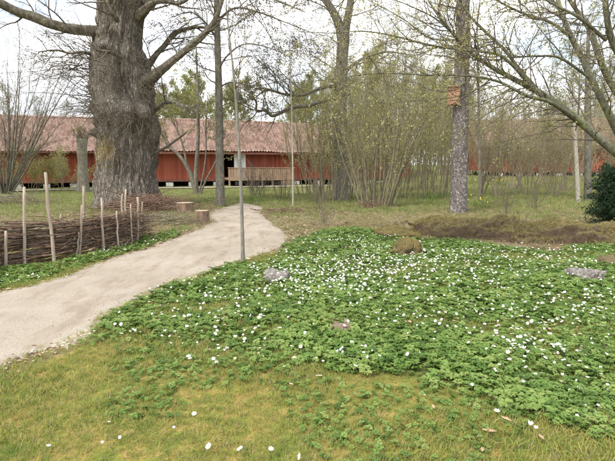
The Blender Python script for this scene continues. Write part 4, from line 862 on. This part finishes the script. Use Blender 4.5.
ga = np.array([G(*p, .09) for p in fp]); ga = ga[(in_anem(ga[:, 0], ga[:, 1]) > -.02) & ~inpath(ga[:, 0], ga[:, 1])]
gl = np.array([G(*p, .06) for p in lone]); za = height(ga[:, 0], ga[:, 1]) + fr.uniform(.065, .1, len(ga)); zl = height(gl[:, 0], gl[:, 1]) + fr.uniform(.045, .065, len(gl))
pts = [tuple(q) for q in np.vstack([np.column_stack([ga, za]), np.column_stack([gl, zl])])]
pts.sort(key=lambda q: q[0] ** 2 + q[1] ** 2)
# a few beyond the frame so the carpet carries on
FLAB = 'small white wood anemone in bloom above the green leaves'
sv, sf, smi, base_ = [], [], [], 0
fdat = []
for me in FM:
    vv = np.array([v.co for v in me.vertices]); fdat.append((vv, [tuple(p.vertices) for p in me.polygons], [p.material_index for p in me.polygons]))
q3, q4, m3, m4 = [], [], [], []
for k, (x, y, z) in enumerate(pts):
    az = fr.uniform(0, 6.283); tl = abs(fr.normal(.45, .4)); ta = fr.normal(-1.57, 1.3); s = fr.uniform(.5, 1.08)
    Rm = Matrix.Rotation(tl, 4, Vector((-math.sin(ta), math.cos(ta), 0))) @ Matrix.Rotation(az, 4, 'Z')
    if k < 300:
        o = obj('anemone_flower', FM[k % 6], None, (x, y, z)); o.rotation_euler = Rm.to_euler(); o.scale = (s,) * 3; tag(o, FLAB, 'flower', 'white wood anemones in the leaf carpet')
    else:
        vv, ff, mm = fdat[k % 6]; R3 = np.array(Rm.to_3x3()); sv.append((vv * s) @ R3.T + [x, y, z])
        for f, m in zip(ff, mm):
            (q3 if len(f) == 3 else q4).append([i + base_ for i in f]); (m3 if len(f) == 3 else m4).append(m)
        base_ += len(vv)
o = obj('anemone_flower', np_mesh('far_anemone_flowers', np.concatenate(sv), [np.array(q3), np.array(q4)], [M_petal, M_stamen, M_anem], m3 + m4)); o.name = 'anemone_bloom'
tag(o, 'dense far drift of tiny white anemone blooms', 'flowers', None, 'stuff')

# ------------------------------------------------------------------ ground cover (instanced stuff)
def src(name, meshes):
    c = bpy.data.collections.new(name)
    for k, m in enumerate(meshes): c.objects.link(bpy.data.objects.new(name + '_%d' % k, m))
    return c
def scatter(name, label, pos, coll, scl, tilt=.25, cat='grass', seed=0):
    r_ = np.random.default_rng(seed); n = len(pos)
    me = bpy.data.meshes.new(name); me.vertices.add(n); me.vertices.foreach_set('co', np.asarray(pos, np.float32).ravel())
    a = me.attributes.new('rot', 'FLOAT_VECTOR', 'POINT'); a.data.foreach_set('vector', np.column_stack([r_.normal(0, tilt, n), r_.normal(0, tilt, n), r_.uniform(0, 6.283, n)]).astype(np.float32).ravel())
    a = me.attributes.new('scl', 'FLOAT', 'POINT'); a.data.foreach_set('value', np.asarray(scl, np.float32))
    a = me.attributes.new('idx', 'INT', 'POINT'); a.data.foreach_set('value', r_.integers(0, len(coll.objects), n).astype(np.int32))
    o = obj(name, me); tag(o, label, cat, None, 'stuff')
    g = bpy.data.node_groups.new(name, 'GeometryNodeTree'); g.interface.new_socket('Geometry', in_out='INPUT', socket_type='NodeSocketGeometry'); g.interface.new_socket('Geometry', in_out='OUTPUT', socket_type='NodeSocketGeometry')
    N = g.nodes.new; gi = N('NodeGroupInput'); go = N('NodeGroupOutput'); ip = N('GeometryNodeInstanceOnPoints'); ci = N('GeometryNodeCollectionInfo')
    ci.inputs['Collection'].default_value = coll; ci.inputs['Separate Children'].default_value = True; ip.inputs['Pick Instance'].default_value = True
    def at(nm, t):
        x = N('GeometryNodeInputNamedAttribute'); x.data_type = t; x.inputs['Name'].default_value = nm; return x.outputs['Attribute']
    l = g.links.new; l(gi.outputs[0], ip.inputs['Points']); l(ci.outputs[0], ip.inputs['Instance']); l(at('idx', 'INT'), ip.inputs['Instance Index'])
    er = N('FunctionNodeEulerToRotation'); l(at('rot', 'FLOAT_VECTOR'), er.inputs[0]); l(er.outputs[0], ip.inputs['Rotation']); l(at('scl', 'FLOAT'), ip.inputs['Scale']); l(ip.outputs[0], go.inputs[0])
    md = o.modifiers.new('scatter', 'NODES'); md.node_group = g; return o
def tuft(n, h, spread, w, mat, seed, bend=.5, mat2=None, f2=.3):
    r_ = np.random.default_rng(seed); V, F, mi = [], [], []
    for k in range(n):
        a = r_.uniform(0, 6.283); R_ = spread * r_.uniform(0, 1) ** .5; bx, by = R_ * math.cos(a), R_ * math.sin(a); d = r_.uniform(0, 6.283); hh = h * r_.uniform(.45, 1.15); be = bend * r_.uniform(.2, 1.3) * hh; ww = w * r_.uniform(.7, 1.3); px, py = -math.sin(d) * ww, math.cos(d) * ww; b0 = len(V)
        for t, wf in ((0, 1), (.55, .8), (1, .08)):
            cx, cy, cz = bx + math.cos(d) * be * t * t, by + math.sin(d) * be * t * t, hh * (t - .25 * bend * t * t) - .004
            V += [(cx + px * wf, cy + py * wf, cz), (cx - px * wf, cy - py * wf, cz)]
        F += [(b0, b0 + 1, b0 + 3, b0 + 2), (b0 + 2, b0 + 3, b0 + 5, b0 + 4)]; m = int(mat2 is not None and r_.uniform() < f2); mi += [m, m]
    return np_mesh('tuft', V, np.array(F), [mat] + ([mat2] if mat2 else []), mi)
def anem_plant(seed):
    r_ = np.random.default_rng(seed); V, F = [], []
    for st in range(2):
        ox, oy = r_.normal(0, .02, 2); H = r_.uniform(.035, .085); a0 = r_.uniform(0, 6.28)
        for L_ in range(3):
            a = a0 + L_ * 2.094 + r_.normal(0, .2); base = np.array([ox, oy, H])
            for q, (da, ln) in enumerate(((-.75, .036), (0, .046), (.75, .036))):
                for sub, (db, lf, wf) in enumerate(((0, 1, .3), (-.38, .72, .24), (.38, .72, .24))):
                    ang = a + da + db; ln2 = ln * lf * r_.uniform(.85, 1.15); d = np.array([math.cos(ang), math.sin(ang), 0]); s = np.array([-d[1], d[0], 0]); droop = r_.uniform(-.1, .45); st0 = base + np.array([math.cos(a), math.sin(a), .1]) * .008
                    p = [st0, st0 + d * ln2 * .55 + s * ln2 * wf + [0, 0, ln2 * .08], st0 + d * ln2 + [0, 0, -ln2 * droop], st0 + d * ln2 * .55 - s * ln2 * wf + [0, 0, ln2 * .08]]
                    b0 = len(V); V += [tuple(x) for x in p]; F.append((b0, b0 + 1, b0 + 2, b0 + 3))
        b0 = len(V); V += [(ox - .0015, oy, 0), (ox + .0015, oy, 0), (ox + .0015, oy, H), (ox - .0015, oy, H)]; F.append((b0, b0 + 1, b0 + 2, b0 + 3))
    return np_mesh('anemone_plant', V, np.array(F), M_anem, smooth=False)
def region(n, x0, x1, y0, y1, seed):
    r_ = np.random.default_rng(seed); return r_.uniform(x0, x1, n), r_.uniform(y0, y1, n), r_
def infr(x, y, m=1.0): return np.abs(x) < (y * .66 + m)
# anemone leaves
x, y, r_ = region(240000, -9, 11, 2.0, 12.5, 101); sg = in_anem(x, y); den = np.clip((sg + .1) / .5, 0, 1) * (.3 + .7 * sm(-.75, .05, nz2d(x * 2.6, y * 2.6, 55))) * (.35 + .65 * sm(-1.0, -.2, nz2d(x * 6, y * 6, 65))) * np.where(y > 7, .8, 1)
k = (r_.uniform(0, 1, len(x)) < den * .95) & infr(x, y, 1.5) & ~inpath(x, y, .02)
for sx0, sy0, sr in STONES: k &= np.hypot(x - sx0, (y - sy0) * 1.2 + .1) > sr * .8
x, y = x[k], y[k]
scatter('anemone_foliage', 'carpet of fresh green wood anemone leaves', np.column_stack([x, y, height(x, y)]), src('anemone_plant_source', [anem_plant(s) for s in range(6)]), r_.uniform(.35, 1.1, len(x)) * (.85 + .3 * nz2d(x * 1.7, y * 1.7, 56)), .2, 'ground cover', 1)
# stray anemone plants on the lawn
x, y, r_ = region(14000, -3, 4, 2.2, 5, 102); k = (nz2d(x * 2.5, y * 2.5, 57) > .15) & ~inpath(x, y, .05) & (in_anem(x, y) < .05) & (r_.uniform(0, 1, len(x)) < .5); x, y = x[k], y[k]
scatter('lawn_weeds', 'scattered low green weeds in the mossy lawn', np.column_stack([x, y, height(x, y)]), bpy.data.collections['anemone_plant_source'], r_.uniform(.22, .55, len(x)), .25, 'ground cover', 2)
# short lawn
x, y, r_ = region(150000, -6, 7, 1.9, 8.5, 103); k = (~inpath(x, y, .0) | ((pdist(x, y, PATH) < .12) & (r_.uniform(0, 1, len(x)) < .4))) & infr(x, y, 1) & (r_.uniform(0, 1, len(x)) < (.9 + .2 * nz2d(x * 3, y * 3, 58)) * np.where(in_anem(x, y) > .3, .45, 1)); x, y = x[k], y[k]
scatter('lawn_grass', 'short yellowish green mossy lawn grass', np.column_stack([x, y, height(x, y)]), src('lawn_source', [tuft(14, .05, .04, .0017, M_lawn, s, .9, M_straw, .14) for s in range(6)]), r_.uniform(.6, 1.3, len(x)) * (.85 + .25 * nz2d(x * 1.9, y * 1.9, 59)), .3, 'grass', 3)
# dry grass zone
x, y, r_ = region(52000, -14, 16, 8.5, 27, 104); dz = sm(8.6, 11, y + .8 * nz2d(x * .5, y * .5, 21)) * (1 - .75 * sm(17, 24, y)); k = (r_.uniform(0, 1, len(x)) < dz * (.5 + .4 * nz2d(x * 1.4, y * 1.4, 60))) & (~inpath(x, y) | (pdist(x, y, PATH) < .08)) & infr(x, y, 2) & (in_anem(x, y) < 0); x, y = x[k], y[k]
scatter('dry_grass', 'tufts of dry straw coloured grass', np.column_stack([x, y, height(x, y)]), src('straw_source', [tuft(12, .13, .09, .003, M_straw, 20 + s, 1.1, M_meadow, .25) for s in range(5)]), r_.uniform(.5, 1.25, len(x)), .3, 'grass', 4)
# greener rough grass further back
x, y, r_ = region(110000, -30, 30, 10, 42, 105); dz = sm(10.5, 16, y + 1.6 * nz2d(x * .6, y * .6, 22)); bl = (math.sin(BA) * (x - B0[0]) - math.cos(BA) * (y - B0[1])) 
trk = np.abs(y - (28.6 + (x + 18) * .34)) < .75
k = (r_.uniform(0, 1, len(x)) < dz * (.75 + .3 * nz2d(x * .9, y * .9, 61))) & infr(x, y, 2) & ((bl > .3) | (x > 12)) & ~trk & ~inpath(x, y, .1); x, y = x[k], y[k]
scatter('meadow_grass', 'rough green meadow grass in front of the red buildings', np.column_stack([x, y, height(x, y)]), src('meadow_source', [tuft(13, .17, .14, .005, M_meadow, 40 + s, .9, M_straw, .2) for s in range(5)]), r_.uniform(.4, 1.1, len(x)) * (.55 + .45 * sm(12, 17, y)) * (1 - .5 * sm(22, 28, y)), .25, 'grass', 5)
# moss tufts, clods and dry blades on the bank and the mossy boulders
r_ = np.random.default_rng(106); pm, pg = [], []
for o in [q for q in bpy.data.objects if q.name.split('.')[0] in ('mossy_bank', 'mossy_boulder')]:
    n = len(o.data.vertices); co = np.zeros(n * 3, np.float32); o.data.vertices.foreach_get('co', co); co = co.reshape(-1, 3)
    nr_ = np.zeros(n * 3, np.float32); o.data.vertices.foreach_get('normal', nr_); nr_ = nr_.reshape(-1, 3); c_, s_ = math.cos(o.rotation_euler.z), math.sin(o.rotation_euler.z)
    w_ = np.column_stack([co[:, 0] * c_ - co[:, 1] * s_, co[:, 0] * s_ + co[:, 1] * c_, co[:, 2]]) + np.array(o.location)
    bank = o.name == 'mossy_bank'; k = (w_[:, 2] > .03) & (r_.uniform(0, 1, n) < ((.55 if bank else .8) * np.clip(.25 + nr_[:, 2], .12, 1))); pm.append(w_[k] + r_.normal(0, .012, (k.sum(), 3)))
    k = (w_[:, 2] > .05) & (nr_[:, 2] > .6) & (r_.uniform(0, 1, n) < (.12 if bank else .03)); pg.append(w_[k])
pm = np.concatenate(pm); pg = np.concatenate(pg)
scatter('bank_moss', 'tufted ochre moss covering the bank and boulders', pm, src('moss_source', [tuft(16, .035, .035, .0035, M_mossy, 70 + s, 1.2, M_straw, .15) for s in range(4)]), r_.uniform(.4, 1.3, len(pm)), .5, 'moss', 6)
scatter('bank_grass', 'dry grass growing on top of the mossy bank', pg, bpy.data.collections['straw_source'], r_.uniform(.2, .6, len(pg)), .4, 'grass', 7)
# dead leaves caught in the flower carpet
x, y, r_ = region(2600, -4, 8, 2.8, 10, 109); k = in_anem(x, y) > .05; DEADX, DEADY = x[k], y[k]
# loose pebbles on the gravel
x, y, r_ = region(16000, -9, 1, 3, 17, 110); k = inpath(x, y) & (pdist(x, y, PATH) > .02); k &= r_.uniform(0, 1, len(x)) < .25 + .75 * sm(.35, .05, pdist(x, y, PATH)); x, y = x[k], y[k]
def pebble(seed):
    bm = bmesh.new(); bmesh.ops.create_icosphere(bm, subdivisions=1, radius=.011)
    for v in bm.verts: v.co = Vector((v.co.x, v.co.y * .8, v.co.z * .6)) * (1 + .3 * mnoise.noise(v.co * 90 + Vector((seed * 3, 0, 0))))
    return mesh_from_bm('pebble', bm, M_footing if seed % 2 else M_logside)
scatter('pebbles', 'loose pebbles and crumbs lying on the gravel path', np.column_stack([x, y, np.full(len(x), .018)]), src('pebble_source', [pebble(s) for s in range(4)]), r_.uniform(.2, 1.0, len(x)) ** 1.5, .3, 'gravel', 11)
# fallen leaves and bits on the path border and on the lawn
def leaf_litter(name, label, x, y, mats, seed, size=.03):
    r_ = np.random.default_rng(seed); z = height(x, y) + .012; n = len(x); a = r_.uniform(0, 6.28, n); s = size * r_.uniform(.5, 1.4, n); c, d = np.cos(a) * s, np.sin(a) * s
    h1, h2 = r_.uniform(0, .5, n) * s, r_.uniform(0, .5, n) * s
    V = np.stack([np.stack([x - c, y - d, z], 1), np.stack([x - d * .55, y + c * .55, z + h1], 1), np.stack([x + c, y + d, z + .3 * h2], 1), np.stack([x + d * .55, y - c * .55, z + h2], 1)], 1).reshape(-1, 3)
    tag(obj(name, np_mesh(name, V, np.arange(4 * n).reshape(-1, 4), mats, r_.integers(0, len(mats), n), False)), label, 'leaves', None, 'stuff')
x, y, r_ = region(9000, -8, 9, 6, 20, 107); k = ~inpath(x, y, -.04) & (in_anem(x, y) < .02) & (r_.uniform(0, 1, len(x)) < .45 + .4 * nz2d(x, y, 62)); leaf_litter('leaf_litter', 'brown leaf litter on the dry ground beside the path', x[k], y[k], [M_dryleaf, M_dryleaf2, M_board], 7, .045)
e = spline([G(*p) for p in PR], 700)[60:520]; e2 = spline([G(*p) for p in PL], 500)[30:460]; ee = np.vstack([e, e2]); r_ = np.random.default_rng(8); ee = ee + r_.normal(0, .07, ee.shape); leaf_litter('path_debris', 'bits of dead leaf and stem along the path edges', ee[:, 0], ee[:, 1], [M_dryleaf, M_dryleaf2, M_board], 9, .018)
leaf_litter('carpet_litter', 'dead brown leaves caught among the anemone leaves', DEADX, DEADY, [M_dryleaf, M_dryleaf2, M_straw], 12, .022); bpy.data.objects['carpet_litter'].location.z = .035
for (px, py, s, m_, lab) in [(489, 437, .07, M_dryleaf, 'largest brown curled leaf on the mossy lawn, lower right'), (319, 378, .045, M_dryleaf2, 'pale dry leaf at the flower edge, lower middle'), (506, 425, .055, M_dryleaf, 'thin brown leaf just above the largest curled leaf'), (433, 412, .04, M_dryleaf, 'small tan leaf on the lawn left of the largest curled leaf'), (482, 455, .04, M_dryleaf, 'brown leaf at the bottom edge below the largest curled leaf'), (291, 386, .03, M_dryleaf2, 'tiny pale leaf on the lawn below the flower edge'), (541, 442, .045, M_dryleaf, 'brown leaf on the lawn right of the largest curled leaf')]:
    g = G(px, py); s *= .62; bm = bmesh.new(); n = 7; rows = []
    for i in range(n):
        t_ = i / (n - 1); w_ = s * .42 * math.sin(math.pi * (t_ * .92 + .04)) * (1 + .25 * math.sin(i * 2.6)); rows.append([bm.verts.new(((t_ - .5) * 2 * s, w_ * sd_, .012 + .3 * s * (t_ - .4) ** 2 * 2 + abs(sd_) * w_ * .5)) for sd_ in (-1, 0, 1)])
    for a, c in zip(rows, rows[1:]):
        for i in (0, 1): bm.faces.new((a[i], a[i + 1], c[i + 1], c[i]))
    o = obj('fallen_leaf', mesh_from_bm('fallen_leaf', bm, m_, True), None, (g[0], g[1], hz(*g) + .018)); o.rotation_euler.z = px * .7; tag(o, lab, 'leaf', 'single fallen leaves on the lawn')
# clumps of fresh broad green leaves behind the bank, and yellow spring flowers
def green_clump(px, py, label, seed, h=.45, n=70, flower=0):
    g = gp(px, py); o = empty('leafy_clump', g); tag(o, label, 'plant'); obj('foliage', tuft(n, h, .45, .012, M_anem if not flower else M_meadow, seed, .7), o)
    if flower:
        tb = TB(); r_ = np.random.default_rng(seed); tb.leaf(np.column_stack([r_.normal(0, .35, flower), r_.normal(0, .3, flower), r_.uniform(.2, .5, flower)]), .05); tb.add(np.array([[0, 0, 0], [0, 0, .05]]), np.array([.004, .004]), 3); obj('flower_head', tb.mesh('flower_head', [M_meadow, M_yellow], 1.2, r_), o)
green_clump(430, 200, 'clump of upright fresh green leaves left of the lichen speckled trunk', 1)
green_clump(439, 197, 'green leaf clump touching the left of the lichen speckled trunk', 2, .5)
green_clump(500, 190, 'low clump with yellow flowers in the far grass on the right', 3, .4, 60, 90)
green_clump(473, 207, 'yellowish leaf clump just right of the lichen speckled trunk', 4, .4, 60, 30)
green_clump(258, 203, 'green leaf clump in the grass right of the young tree', 5, .3, 60)
